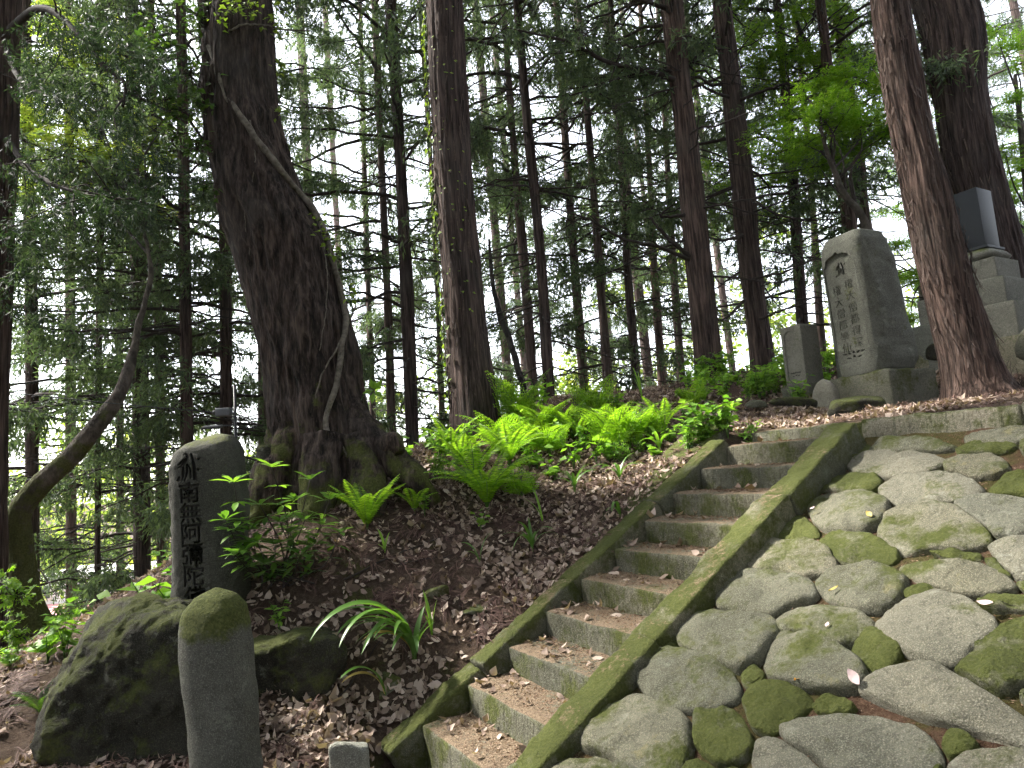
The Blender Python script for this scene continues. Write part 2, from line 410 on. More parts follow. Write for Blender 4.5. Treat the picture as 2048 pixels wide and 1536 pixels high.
def ground_z(x, y, detail=True):
    x = np.asarray(x, float); y = np.asarray(y, float)
    z = G(x, y)
    if detail:
        p = np.stack([x, y, np.zeros_like(x)], -1)
        near = 1 - sstep(9, 20, np.hypot(x, y))
        z = z + near * (.05 * fbm(p * 1.7, 3, 3) + .028 * fbm(p * 7, 3, 9)) + (1 - near) * .5 * fbm(p * .25, 3, 5)
    s, r = SR(x, y)
    m = sstep(-.16, -.02, r) * (1 - sstep(3.22, 3.34, s)) * sstep(-.45, -.15, s + .0 * r)
    m2 = sstep(1.0, 1.25, r) * (1 - sstep(3.22, 3.34, s))
    low = np.maximum(zpath(s), .15) - .42
    k = np.maximum(m, m2)
    return z * (1 - k) + np.minimum(low, z) * k
def gpt(x, y, dz=0): return np.array([x, y, float(ground_z(np.array([x]), np.array([y]))[0]) + dz])
def hit(px, py, guess=6.):
    """first ground point on the ray through a photo pixel"""
    ys = np.linspace(2.5, 12, 320); d = Fv + (px - 1024) / FPX * RT - (py - 768) / FPX * UP
    pts = np.array([0, 0, ZC]) + d[None] * (ys / d[1])[:, None]; g = ground_z(pts[:, 0], pts[:, 1])
    k = np.where(pts[:, 2] < g)[0]
    if len(k) == 0: 
        q = P(px, py, guess); return gpt(q[0], q[1])
    return np.array([pts[k[0], 0], pts[k[0], 1], g[k[0]]])

def axis_coords(lo, hi, step, ext_lo, ext_hi, grow=1.14):
    c = list(np.arange(lo, hi + 1e-6, step)); d = step
    while c[-1] < ext_hi: d *= grow; c.append(c[-1] + d)
    d = step
    while c[0] > ext_lo: d *= grow; c.insert(0, c[0] - d)
    return np.array(c)
gx = axis_coords(-5, 6.5, .05, -600, 600); gy = axis_coords(2.6, 11, .05, -60, 900)
XX, YY = np.meshgrid(gx, gy); ZZ = ground_z(XX, YY)
nx, ny = len(gx), len(gy); i = np.arange(ny - 1)[:, None] * nx; j = np.arange(nx - 1)[None, :]
Q = np.stack([i + j, i + j + 1, i + nx + j + 1, i + nx + j], -1).reshape(-1, 4)
tag(obj('ground', np.stack([XX, YY, ZZ], -1).reshape(-1, 3), Q, M_soil), 'leaf-strewn forest floor rising as a bank beside the stone steps', kind='structure')

# ---------------------------------------------------------------- stone builders
def block(dim, nseg, bev, amp, seed, freq=6., wob=None):
    """box with rounded, noise-worn faces, centred on x,y, z 0..dim.z -> V (local), F"""
    dx, dy, dz = dim; Vs = []; Fs = []; n0 = 0
    h = np.array(dim) / 2
    for ax in range(3):
        u, v = [(1, 2), (2, 0), (0, 1)][ax]
        nu, nv = nseg[u] + 1, nseg[v] + 1
        def cc(n, hh):
            t = np.linspace(-hh + bev, hh - bev, max(2, n - 2)); return np.concatenate([[-hh], t, [hh]])
        cu, cv = cc(nu, h[u]), cc(nv, h[v])
        for sg in (-1, 1):
            A, B = np.meshgrid(cu, cv); p = np.zeros(A.shape + (3,)); p[..., u] = A; p[..., v] = B; p[..., ax] = sg * h[ax]
            m, n = A.shape
            I = np.arange(m - 1)[:, None] * n; J = np.arange(n - 1)[None]
            q = np.stack([I + J, I + J + 1, I + n + J + 1, I + n + J], -1).reshape(-1, 4)
            if sg < 0: q = q[:, ::-1]
            Vs.append(p.reshape(-1, 3)); Fs.append(q + n0); n0 += m * n
    V = np.concatenate(Vs); F = np.concatenate(Fs)
    inn = np.clip(V, -h + bev, h - bev); d = V - inn; L = np.linalg.norm(d, axis=1, keepdims=True)
    V = np.where(L > 1e-9, inn + d / np.maximum(L, 1e-9) * bev, V)
    # weld
    key = np.round(V * 1e5).astype(np.int64); _, idx, inv = np.unique(key, axis=0, return_index=True, return_inverse=True)
    V = V[idx]; F = inv.reshape(-1)[F]
    good = np.array([len(set(f)) == 4 for f in F])
    tri = [list(dict.fromkeys(f)) for f in F[~good]]; tri = np.array([t for t in tri if len(t) == 3]).reshape(-1, 3)
    F = F[good]
    nrm = unit(V / (h + .02) ** 1.0 * np.abs(V / (h)) ** 3 + 1e-6)
    o = np.array([seed * 3.17, seed * 1.31, seed * 2.2])
    V = V + nrm * (amp * fbm(V * freq + o, 3, seed) + amp * .4 * fbm(V * freq * 5 + o, 2, seed + 5))[:, None]
    V[:, 2] += h[2]
    return V, [F, tri] if len(tri) else [F]

def frame(V, ex, ey, ez, org):
    return V[:, :1] * np.asarray(ex) + V[:, 1:2] * np.asarray(ey) + V[:, 2:3] * np.asarray(ez) + np.asarray(org)

def hull_planes(pts):
    bm = bmesh.new()
    for p in pts: bm.verts.new(p)
    bmesh.ops.convex_hull(bm, input=bm.verts); bm.normal_update()
    c = np.mean(pts, axis=0); pl = []
    for f in bm.faces:
        n = np.array(f.normal); d = float(n @ (np.array(f.verts[0].co) - c))
        if d < 0: n, d = -n, -d
        pl.append((*n, d))
    bm.free(); return c, np.array(pl)
_ico = {}
def ico(sub):
    if sub not in _ico:
        bm = bmesh.new(); bmesh.ops.create_icosphere(bm, subdivisions=sub, radius=1)
        bm.verts.ensure_lookup_table()
        V = np.array([v.co[:] for v in bm.verts]); F = np.array([[v.index for v in f.verts] for f in bm.faces]); bm.free(); _ico[sub] = (V, F)
    return _ico[sub]
def rock(pts, sub=5, k=14., amp=.03, freq=5., seed=1, fine=.25):
    c, pl = hull_planes(np.asarray(pts, float)); D, F = ico(sub)
    nd = D @ pl[:, :3].T
    with np.errstate(divide='ignore'):
        inv = np.where(nd > 1e-4, nd / pl[:, 3][None], 0)
    r = 1 / ((inv ** k).sum(1) ** (1 / k))
    V = c + D * r[:, None]
    V = V + D * (amp * fbm(V * freq + seed * 7.7, 4, seed, .55) + amp * fine * fbm(V * freq * 7 + seed, 3, seed + 9))[:, None]
    return V, F

def chaikin(p, n=2):
    p = np.asarray(p, float)
    for _ in range(n):
        q = np.roll(p, -1, 0); p = np.stack([.83 * p + .17 * q, .17 * p + .83 * q], 1).reshape(-1, 2)
    return p
def resample(p, n):
    q = np.concatenate([p, p[:1]]); t = np.concatenate([[0], np.cumsum(np.linalg.norm(np.diff(q, axis=0), axis=1))])
    u = np.linspace(0, t[-1], n, endpoint=False)
    return np.stack([np.interp(u, t, q[:, 0]), np.interp(u, t, q[:, 1])], -1)

def paving_stone(outline, height, seed, dome=.35, n=84, fuzz=0.):
    """outline in (s,r) on the slope -> V world, F"""
    o = resample(chaikin(outline, 2), n); c = o.mean(0); o = c + (o - c) * 1.125
    size = np.sqrt(np.abs(np.sum(o[:, 0] * np.roll(o[:, 1], -1) - np.roll(o[:, 0], -1) * o[:, 1])) / 2)
    ts = [1.0, 1.0, .998, .99, .98, .965, .94, .90, .84, .77, .69, .60, .50, .40, .29, .18, .08]
    hs = [-1.4, -.3, .15, .38, .56, .70, .80, .875, .925, .955, .975, .985, .993, 1., 1., 1., 1.]
    rings = []; rs2 = np.random.default_rng(seed)
    tilt = rs2.normal(0, .07, 2); cn = rs2.normal(0, 1, 2); cn /= np.linalg.norm(cn); cd = rs2.uniform(.3, .75); ck = rs2.uniform(.0, .5)
    for k, (t, hh) in enumerate(zip(ts, hs)):
        q = c + (o - c) * t
        rel = q - c
        nm = height * hh * (1 if hh < .5 else 1 + dome * .3 * (1 - t)) + (rel @ tilt) * max(0, hh) * .6
        pj = rel @ cn / size; nm = nm - np.clip(pj - cd * .5, 0, 1) * ck * size * .35 * (hh > .2)   # a chipped, sloping corner
        p3 = W(q[:, 0], q[:, 1], zpath(q[:, 0]) - .055)
        nrm = np.array([-UPD[0] * .48, -UPD[1] * .48, .877])
        p3 = p3 + nrm * (nm[:, None] if np.ndim(nm) else nm)
        ns = fbm(p3 * 4.5 + seed, 3, seed) * .034 + fbm(p3 * 14 + seed, 3, seed + 3) * .016 + fbm(p3 * 55, 2, seed) * .004 + fbm(p3 * 26, 3, seed + 1) * fuzz
        p3 = p3 + nrm * (ns * np.clip(hh + .2, 0, 1))[:, None]
        if 0 < k < 11:
            lat = fbm(p3 * 9 + 4, 3, seed + 7)[:, None] * .018
            d = unit(W(o[:, 0], o[:, 1], 0) - W(c[0], c[1], 0)); p3 = p3 + d * lat
        rings.append(p3)
    V = np.concatenate(rings); m = len(rings)
    cen = rings[-1].mean(0)[None]; V = np.concatenate([V, cen])
    I = np.arange(m - 1)[:, None] * n; J = np.arange(n)[None]; K = (J + 1) % n
    Q = np.stack([I + J, I + K, I + n + K, I + n + J], -1).reshape(-1, 4)
    jj = np.arange(n); T = np.stack([(m - 1) * n + jj, (m - 1) * n + (jj + 1) % n, np.full(n, m * n)], -1)
    # orientation
    a = np.sum(o[:, 0] * np.roll(o[:, 1], -1) - np.roll(o[:, 0], -1) * o[:, 1])
    if a > 0: Q = Q[:, ::-1]; T = T[:, ::-1]
    return V, [Q, T]

# ---------------------------------------------------------------- staircase
stair = thing('stone_staircase', W(0, .45, 0.), 'straight flight of worn mossy stone steps climbing between two sloping stone strips', 'staircase')
EX = np.array([RTD[0], RTD[1], 0]); EY = np.array([UPD[0], UPD[1], 0]); EZ = np.array([0, 0, 1.])
for k in range(11):
    s0 = s_of(k); d = s_of(k + 1) - s0 + .08; w_ = 1.02
    V, F = block((w_, d, .27), (40, 14, 10), .014, .016, 20 + k, 5)
    # worn nosing: dip along the front edge
    V[:, 2] -= .012 * np.exp(-((V[:, 1] + d / 2) / .05) ** 2) * (V[:, 2] > .2) * (.5 + .5 * fbm(np.stack([V[:, 0] * 4, V[:, 0] * 0, V[:, 0] * 0 + k], -1), 2, k))
    rot = random.Random(k).uniform(-.012, .012); ex = EX * math.cos(rot) + EY * math.sin(rot); ey = -EX * math.sin(rot) + EY * math.cos(rot)
    obj('step', frame(V, ex, ey, EZ, W(s0 + d / 2, w_ / 2, Z0 + RISE * k - .27 - (.066 if k == 10 else 0))), F, M_step, stair, origin=W(s0, .5, Z0 + RISE * k))
def stringer(r0, r1, segs, seed, up):
    L = EY * 1 + EZ * .549; L = L / np.linalg.norm(L); nn = np.cross(EX, L)
    for q, (a, b, dr, dz) in enumerate(segs):
        ln = (b - a) * math.hypot(1, .549)
        V, F = block((r1 - r0, ln, .34), (14, int(ln * 60), 10), .016, .022, seed + q, 6)
        org = W((a + b) / 2, (r0 + r1) / 2 + dr, zn((a + b) / 2) + up + dz) - nn * .34
        obj('stringer', frame(V, EX, L, nn, org), F, M_string, stair, origin=org)
stringer(-.185, -.008, [(-.22, .42, -.01, -.012), (.425, 1.18, .0, .004), (1.186, 2.05, -.008, -.004), (2.055, 2.86, .006, -.004)], 50, .022)
stringer(.925, 1.125, [(-.3, .9, .012, .008), (.906, 2.12, -.006, -.008), (2.127, 2.95, .006, -.012)], 60, .03)

# kerb along the top of the paving
kerb = thing('kerb_wall', W(3.3, 2.4, Z0 + 1.5), 'low mossy stone kerb holding the terrace above the paved slope', 'kerb')
rk = [1.0, 2.05, 3.1, 4.2]
for q in range(3):
    ln = rk[q + 1] - rk[q] - .012
    V, F = block((ln, .24, .36), (36, 10, 12), .022, .016, 75 + q, 5)
    obj('kerb_stone', frame(V, EX, EY, EZ, W(s_of(10) + .12, (rk[q] + rk[q + 1]) / 2, Z0 + 1.634 + .01 * q - .35)), F, M_kerb, kerb, origin=W(3.3, (rk[q] + rk[q + 1]) / 2, Z0 + 1.4))

# ---------------------------------------------------------------- paved slope
ps = np.arange(-4, 3.3, .06); pr = np.arange(1.04, 5.6, .06)
SS, RR = np.meshgrid(ps, pr, indexing='ij')
base = np.where(SS > 0, zpath(SS), zpath(0) + (SS) * .02)
zz = np.maximum(base - .05, .02) + .02 * fbm(np.stack([SS * 5, RR * 5, SS * 0], -1), 3, 31) + .009 * fbm(np.stack([SS * 22, RR * 22, SS * 0], -1), 2, 32)
Vp = W(SS, RR, zz).reshape(-1, 3)
m, n = SS.shape; I = np.arange(m - 1)[:, None] * n; J = np.arange(n - 1)[None]
Q = np.stack([I + J, I + n + J, I + n + J + 1, I + J + 1], -1).reshape(-1, 4)[:, ::-1]
path = tag(obj('paved_path', Vp, Q, M_gap), 'steep path paved with big rounded stones, brown needle debris in the joints', kind='structure')
def c8(p): return [(1348 + x / 2.4157, 900 + y / 2.4157) for x, y in p]
def c7(p): return [(700 + x / 2.415, 900 + y / 2.415) for x, y in p]
def c4(p): return [(1400 + x / 3.0725, 400 + y / 3.0725) for x, y in p]
# traced stones: (outline, kind, height)
ST = [
 (c8([(845,60),(900,10),(1040,-10),(1230,0),(1305,30),(1300,70),(1200,105),(1060,115),(900,95)]), 1, .06),
 (c8([(1320,60),(1400,5),(1560,0),(1620,60),(1550,100),(1440,108),(1340,85)]), 0, .06),
 (c8([(690,150),(740,110),(860,100),(980,105),(1000,145),(940,185),(760,180),(690,175)]), 2, .06),
 (c8([(1010,180),(1100,125),(1250,105),(1400,120),(1480,170),(1460,200),(1330,235),(1130,245),(1030,225)]), 1, .07),
 (c8([(1530,170),(1590,110),(1690,95),(1760,120),(1740,190),(1560,190)]), 2, .06),
 (c8([(655,265),(700,210),(800,187),(950,195),(1035,240),(1010,310),(930,365),(800,375),(690,335)]), 0, .085),
 (c8([(1005,370),(1030,300),(1130,255),(1280,245),(1400,290),(1500,370),(1500,420),(1400,455),(1260,440),(1130,475),(1040,440)]), 0, .09),
 (c8([(1370,245),(1480,210),(1650,208),(1720,230),(1760,330),(1700,380),(1560,390),(1510,345),(1410,285)]), 1, .06),
 (c8([(490,370),(530,320),(620,305),(700,370),(690,400),(590,412),(500,410)]), 2, .05),
 (c8([(710,420),(800,378),(930,388),(1060,450),(1080,490),(1020,525),(850,520),(750,480)]), 2, .055),
 (c8([(365,490),(400,440),(470,415),(650,415),(730,460),(775,525),(720,570),(640,585),(480,565),(370,550)]), 0, .075),
 (c8([(225,690),(260,610),(360,568),(520,573),(640,605),(680,660),(650,710),(540,730),(490,770),(350,760),(230,735)]), 0, .085),
 (c8([(700,640),(740,570),(870,532),(1020,545),(1120,600),(1100,680),(1020,745),(900,750),(760,700)]), 0, .085),
 (c8([(1105,540),(1200,520),(1350,520),(1500,535),(1620,600),(1640,640),(1560,670),(1400,670),(1250,630),(1130,580)]), 0, .06),
 (c8([(1520,440),(1620,400),(1760,395),(1790,560),(1660,590),(1590,520)]), 1, .07),
 (c8([(1240,480),(1340,462),(1470,470),(1480,500),(1350,508)]), 2, .035),
 (c8([(1120,645),(1180,615),(1250,625),(1270,652),(1190,690),(1130,690)]), 2, .04),
 (c8([(505,800),(560,760),(720,722),(880,765),(955,800),(940,850),(850,920),(760,915),(640,860),(520,835)]), 0, .075),
 (c8([(40,870),(90,800),(190,757),(330,772),(470,792),(495,850),(440,940),(380,1000),(310,1030),(180,970),(60,930)]), 0, .09),
 (c8([(450,1010),(470,920),(540,857),(620,862),(800,930),(900,1000),(930,1070),(880,1130),(740,1140),(600,1115),(480,1075)]), 0, .085),
 (c8([(865,935),(950,845),(1030,865),(1105,930),(1080,1000),(980,1045),(890,990)]), 2, .085),
 (c8([(1005,830),(1080,760),(1190,685),(1290,668),(1420,710),(1520,790),(1550,840),(1440,930),(1370,1000),(1270,1005),(1180,970),(1060,900)]), 1, .09),
 (c8([(1345,990),(1450,905),(1570,845),(1700,785),(1820,800),(1830,1010),(1690,1085),(1590,1135),(1450,1070)]), 2, .065),
 (c8([(-164,1090),(-130,1010),(-40,955),(60,950),(170,975),(260,1040),(310,1120),(280,1180),(160,1225),(20,1215),(-110,1170)]), 0, .09),
 (c8([(325,1050),(390,1012),(440,1040),(440,1090),(370,1130),(330,1100)]), 2, .035),
 (c8([(340,1180),(430,1115),(560,1110),(660,1160),(660,1205),(560,1290),(480,1340),(400,1310)]), 2, .075),
 (c8([(105,1260),(190,1222),(300,1228),(350,1300),(390,1400),(300,1470),(210,1480),(120,1410)]), 2, .075),
 (c8([(680,1205),(760,1158),(840,1183),(880,1210),(830,1245),(720,1240)]), 2, .05),
 (c8([(920,1150),(1000,1080),(1180,1022),(1270,1032),(1380,1080),(1560,1180),(1700,1270),(1790,1340),(1760,1400),(1640,1370),(1430,1310),(1230,1260),(1080,1210)]), 1, .085),
 (c8([(550,1330),(640,1280),(830,1262),(1000,1267),(1160,1310),(1240,1380),(1265,1460),(1215,1530),(1000,1570),(800,1530),(680,1440),(600,1395)]), 1, .085),
 (c8([(405,1410),(435,1378),(520,1382),(640,1455),(750,1560),(700,1640),(500,1660),(410,1560)]), 1, .075),
 (c8([(1285,1375),(1340,1325),(1410,1335),(1470,1382),(1440,1430),(1330,1450)]), 2, .045),
 (c8([(1330,1500),(1450,1432),(1600,1422),(1760,1455),(1800,1620),(1500,1680),(1320,1600)]), 1, .08),
 (c7([(1135,1380),(1170,1300),(1280,1212),(1390,1168),(1520,1182),(1600,1240),(1640,1350),(1620,1470),(1540,1560),(1420,1575),(1330,1490),(1260,1440),(1160,1410)]), 0, .095),
 (c7([(970,1560),(1060,1482),(1180,1476),(1290,1502),(1360,1590),(1300,1690),(1050,1690)]), 0, .08),
 (c7([(1505,950),(1550,902),(1590,892),(1592,922),(1530,970)]), 2, .04),
 (c4([(1055,1520),(1130,1452),(1330,1442),(1560,1478),(1500,1512),(1250,1532)]), 0, .06),
 (c4([(1600,1505),(1750,1452),(1930,1446),(1950,1480),(1850,1532),(1640,1532)]), 2, .055),
 (c4([(1965,1475),(2040,1450),(2120,1465),(2110,1536),(1975,1530)]), 2, .055),
 (c8([(1470,705),(1560,680),(1680,675),(1770,690),(1750,755),(1620,755),(1500,740)]), 2, .04),
 (c8([(1645,1140),(1760,1100),(1830,1240),(1730,1265)]), 2, .045),
 (c8([(1490,500),(1560,490),(1600,560),(1640,585),(1560,580)]), 2, .03),
 (c8([(1640,620),(1720,610),(1780,640),(1700,660)]), 2, .035),
 (c8([(400,1590),(470,1680),(420,1760),(250,1740),(230,1620)]), 2, .06),
 (c8([(60,1500),(130,1490),(230,1530),(330,1510),(380,1560),(200,1600),(60,1600)]), 2, .045),
 (c8([(1260,1470),(1310,1480),(1310,1560),(1240,1560)]), 2, .035),
 ([(1930,868),(1985,852),(2060,846),(2075,866),(2010,880),(1950,884)], 0, .055),
 ([(1700,902),(1722,885),(1742,884),(1738,902),(1712,912)], 2, .045),
 ([(1912,890),(1935,886),(1945,905),(1920,912)], 2, .035),
 (c8([(-330,1560),(-250,1500),(-120,1540),(-90,1620),(-200,1700),(-330,1660)]), 0, .07),
]
def to_slope(px, py):
    d = Fv + (px - 1024) / FPX * RT - (py - 768) / FPX * UP
    a = (d[0] * UPD[0] + d[1] * UPD[1]); s0_ = -X0 * UPD[0] - Y0 * UPD[1]
    # zc + t dz = zn(s0+ta) - .0
    t = (ZC - (Z0 - .01 + .49 * s0_)) / (.49 * a - d[2])
    x, y = d[0] * t, d[1] * t
    return SR(x, y)
outl = []
for q, (poly, kd, hh) in enumerate(ST):
    o = np.array([to_slope(*p) for p in poly]); outl.append(o)
    V, F = paving_stone(o, hh * .42 + .024, 100 + q, n=84 if kd < 2 else 110, fuzz=.009 if kd == 2 else 0.)
    obj('paving_stone', V, F, (M_pave, M_pave2, M_pavem)[kd], path, origin=V.mean(0))
# the paving goes on outside the picture to the right and below
q = 0; rr_ = np.random.default_rng(5)
occ = np.concatenate([resample(o, 24) for o in outl] + [np.array([o.mean(0) for o in outl])])
for _ in range(2600):
    c = np.array([rr_.uniform(-.25, 3.02), rr_.uniform(1.35, 5.1)])
    rad_ = min(np.min(np.linalg.norm(occ - c, axis=1)) - .015, .30, c[1] - 1.15, 3.12 - c[0])
    if rad_ < (.21 if _ < 1600 else .10): continue
    pos = W(c[0], c[1], zpath(c[0])); rel = pos - np.array([0, 0, ZC]); dep = rel @ Fv
    inside = dep > .3 and abs(rel @ RT / dep * FPX) < 1040 and abs(rel @ UP / dep * FPX) < 790
    if inside or dep < -1.: continue
    a = np.linspace(0, 6.28, 9, endpoint=False) + rr_.uniform(-.2, .2, 9)
    o = c + np.stack([np.cos(a), np.sin(a)], -1) * rad_ * rr_.uniform(.88, 1.06, (9, 1))
    V, F = paving_stone(o, .062, 300 + q, n=48); q += 1
    obj('paving_stone', V, F, (M_pave, M_pave2, M_pavem)[(q % 3) if rad_ > .15 else 2], path, origin=V.mean(0))
    occ = np.concatenate([occ, resample(o, 24), c[None]])
    for rr3 in (.35, .7): occ = np.concatenate([occ, c + (resample(o, 8) - c) * rr3])
# ---------------------------------------------------------------- carved stones
DG = bpy.context.evaluated_depsgraph_get
def glyph(ch, size, bold=.012):
    cu = bpy.data.curves.new('glyph', 'FONT'); cu.body = ch; cu.size = size; cu.extrude = .5; cu.offset = bold * size
    cu.align_x = 'CENTER'; cu.align_y = 'CENTER'; cu.resolution_u = 3
    o = bpy.data.objects.new('glyph', cu); COL.objects.link(o); bpy.context.view_layer.update()
    me = bpy.data.meshes.new_from_object(o.evaluated_get(DG()))
    bpy.data.objects.remove(o); bpy.data.curves.remove(cu)
    bm = bmesh.new(); bm.from_mesh(me); bpy.data.meshes.remove(me)
    bmesh.ops.remove_doubles(bm, verts=bm.verts, dist=size * 1e-4)
    bmesh.ops.triangulate(bm, faces=bm.faces)
    bm.verts.ensure_lookup_table()
    V = np.array([v.co[:] for v in bm.verts]); F = np.array([[v.index for v in f.verts] for f in bm.faces]); bm.free()
    c = (V[:, :2].max(0) + V[:, :2].min(0)) / 2; V[:, :2] -= c
    return V, F          # z in -.5 .. .5
def ribbon(pts, wd):
    """brush stroke prism in the xy plane, z -.5...5"""
    p = smooth_curve(np.array([(*q, 0) for q in pts]), 9)[:, :2]; n = len(p)
    t = unit(np.gradient(p, axis=0)); nn = np.stack([-t[:, 1], t[:, 0]], -1)
    ww = np.interp(np.linspace(0, 1, n), np.linspace(0, 1, len(wd)), wd)[:, None] / 2
    o = np.concatenate([p + nn * ww, (p - nn * ww)[::-1]])
    return prism(o)
def prism(o, z0=-.5, z1=.5):
    n = len(o); V = np.concatenate([np.c_[o, np.full(n, z0)], np.c_[o, np.full(n, z1)]])
    bm = bmesh.new(); vs = [bm.verts.new(v) for v in V]
    bm.faces.new(vs[:n][::-1]); bm.faces.new(vs[n:])
    for k in range(n): bm.faces.new([vs[k], vs[(k + 1) % n], vs[n + (k + 1) % n], vs[n + k]])
    bmesh.ops.recalc_face_normals(bm, faces=bm.faces); bmesh.ops.triangulate(bm, faces=bm.faces); bm.verts.index_update()
    F = np.array([[v.index for v in f.verts] for f in bm.faces]); V = np.array([v.co[:] for v in bm.verts]); bm.free()
    return V, F
def seed_letter(size):
    """the flowing seed syllable carved above the characters; y up, unit about size"""
    S = [([(-.30,.12),(-.12,.24),(.02,.36),(-.06,.48),(-.12,.44)], [.03,.11,.12,.09,.03]),
         ([(.0,.30),(-.14,.10),(-.33,.02)], [.08,.10,.03]),
         ([(-.13,.08),(-.12,-.14),(-.17,-.42)], [.05,.10,.03]),
         ([(-.24,-.26),(-.33,-.42)], [.05,.11]),
         ([(.0,.14),(.0,-.15),(-.10,-.44)], [.05,.10,.03]),
         ([(.0,.15),(.10,-.02),(.11,-.36)], [.04,.08,.06]),
         ([(.13,.48),(.22,.12),(.24,-.42)], [.05,.12,.13]),
         ([(.33,.24),(.43,.30)], [.10,.05]), ([(.33,-.06),(.40,-.10)], [.09,.07])]
    out = []
    for p, wd in S:
        V, F = ribbon(np.array(p), np.array(wd)); V = V.copy(); V[:, :2] *= size; out.append((V, F))
    return out
def lotus(w_, h_):
    out = []
    for a, cx, cy, l, b in [(2.5, -.42, .2, .24, .13), (2.0, -.2, .2, .24, .12), (1.57, .0, .24, .22, .13), (1.1, .2, .2, .24, .12), (.6, .42, .2, .24, .13), (2.75, -.25, -.2, .26, .12), (.4, .25, -.2, .26, .12), (1.57, .0, -.12, .2, .12)]:
        t = np.linspace(0, 2 * np.pi, 12, endpoint=False)
        e = np.stack([np.cos(t) * l / 2, np.sin(t) * b / 2 * (1 - .3 * np.cos(t))], -1)
        R_ = np.array([[math.cos(a), -math.sin(a)], [math.sin(a), math.cos(a)]]); e = e @ R_.T + (cx, cy)
        out.append(prism(e * (w_, h_)))
    return out
def carve(o, cutters, mat):
    """cut prisms (V in o's local space) out of object o; cut faces take mat"""
    for group in cutters:
        b = Bld()
        for V, F in group: b.add(V, F)
        V, F = b.get(); me = make_mesh('cutter', V, F, False); me.materials.append(mat)
        c = bpy.data.objects.new('cutter', me); COL.objects.link(c)
        c.matrix_world = Matrix.Translation(wloc(o))
        md = o.modifiers.new('cut', 'BOOLEAN'); md.operation = 'DIFFERENCE'; md.object = c; md.solver = 'EXACT'; md.use_self = True
        md.material_mode = 'TRANSFER'
        bpy.context.view_layer.update()
        nm = bpy.data.meshes.new_from_object(o.evaluated_get(DG()))
        print('carved', len(o.data.vertices), len(nm.vertices)); old = o.data; o.modifiers.clear(); o.data = nm; nm.name = old.name; bpy.data.meshes.remove(old)
        bpy.data.objects.remove(c)
        bpy.data.meshes.remove(me)

def standing_stone(hs, hw, hd, nexp, lean, yaw_vec, base, amp, seed, nr=96, rows=110, offs=None, front=None):
    """upright stone: half-width hw(t), half-depth hd(t) along height; local x=width axis, y=depth (front is -y)"""
    H = hs[-1]; t = np.linspace(0, 1, rows); z = t * H
    w_ = np.interp(z, hs, hw); d_ = np.interp(z, hs, hd); of = np.interp(z, hs, offs) if offs is not None else 0 * z
    a = np.linspace(0, 2 * np.pi, nr, endpoint=False); ca, sa = np.cos(a), np.sin(a)
    ex = np.sign(ca) * np.abs(ca) ** (2 / nexp); ey = np.sign(sa) * np.abs(sa) ** (2 / nexp)
    V = np.stack([ex[None] * w_[:, None] + of[:, None], ey[None] * d_[:, None], np.broadcast_to(z[:, None], (rows, nr))], -1)
    if front is not None:
        fl = np.clip((H - z) / .25, 0, 1)[:, None]; V[..., 1] += (d_[:, None] + front) * fl
    # slanted top
    kt = np.clip((z - (H - .35)) / .35, 0, 1)[:, None]
    V[..., 2] += kt * V[..., 0] * lean
    V = V.reshape(-1, 3)
    cen = np.stack([np.repeat(of, nr), 0 * V[:, 0], V[:, 2]], -1); nrm = unit(V - cen + 1e-6)
    keep = np.where(V[:, 1] < -.75 * np.repeat(d_, nr), .35, 1.)
    V = V + nrm * (amp * keep * fbm(V * 5 + seed, 3, seed) + amp * .3 * keep * fbm(V * 22 + seed, 3, seed + 4))[:, None]
    I = np.arange(rows - 1)[:, None] * nr; J = np.arange(nr)[None]; K = (J + 1) % nr
    Q = np.stack([I + J, I + K, I + nr + K, I + nr + J], -1).reshape(-1, 4)
    top = V[-nr:].mean(0) + (0, 0, .004); bot = V[:nr].mean(0); nv = len(V); V = np.concatenate([V, [top, bot]])
    jj = np.arange(nr); T = np.concatenate([np.stack([(rows - 1) * nr + jj, (rows - 1) * nr + (jj + 1) % nr, np.full(nr, nv)], -1), np.stack([(jj + 1) % nr, jj, np.full(nr, nv + 1)], -1)])
    return V, [Q, T]
def place(c, size, x, z, depth, yfront):
    """glyph V,F (xy plane) -> stone local: x right, z up, cutting from y=yfront inwards by depth"""
    V, F = c; V2 = np.stack([V[:, 0] + x, yfront + V[:, 2] * 2 * depth, V[:, 1] + z], -1)
    return V2, F[:, ::-1]
def set_frame(o, ex, org, tilt=(0, 0)):
    """rotate a local-built object: ex = world direction of local +x (horizontal); front -y faces right-hand normal"""
    ex = unit(np.array([ex[0], ex[1], 0])); ey = np.array([-ex[1], ex[0], 0])
    Mx = Matrix(((ex[0], ey[0], 0, org[0]), (ex[1], ey[1], 0, org[1]), (0, 0, 1, org[2]), (0, 0, 0, 1)))
    o.matrix_basis = Mx @ Matrix.Rotation(tilt[0], 4, 'X') @ Matrix.Rotation(tilt[1], 4, 'Y')

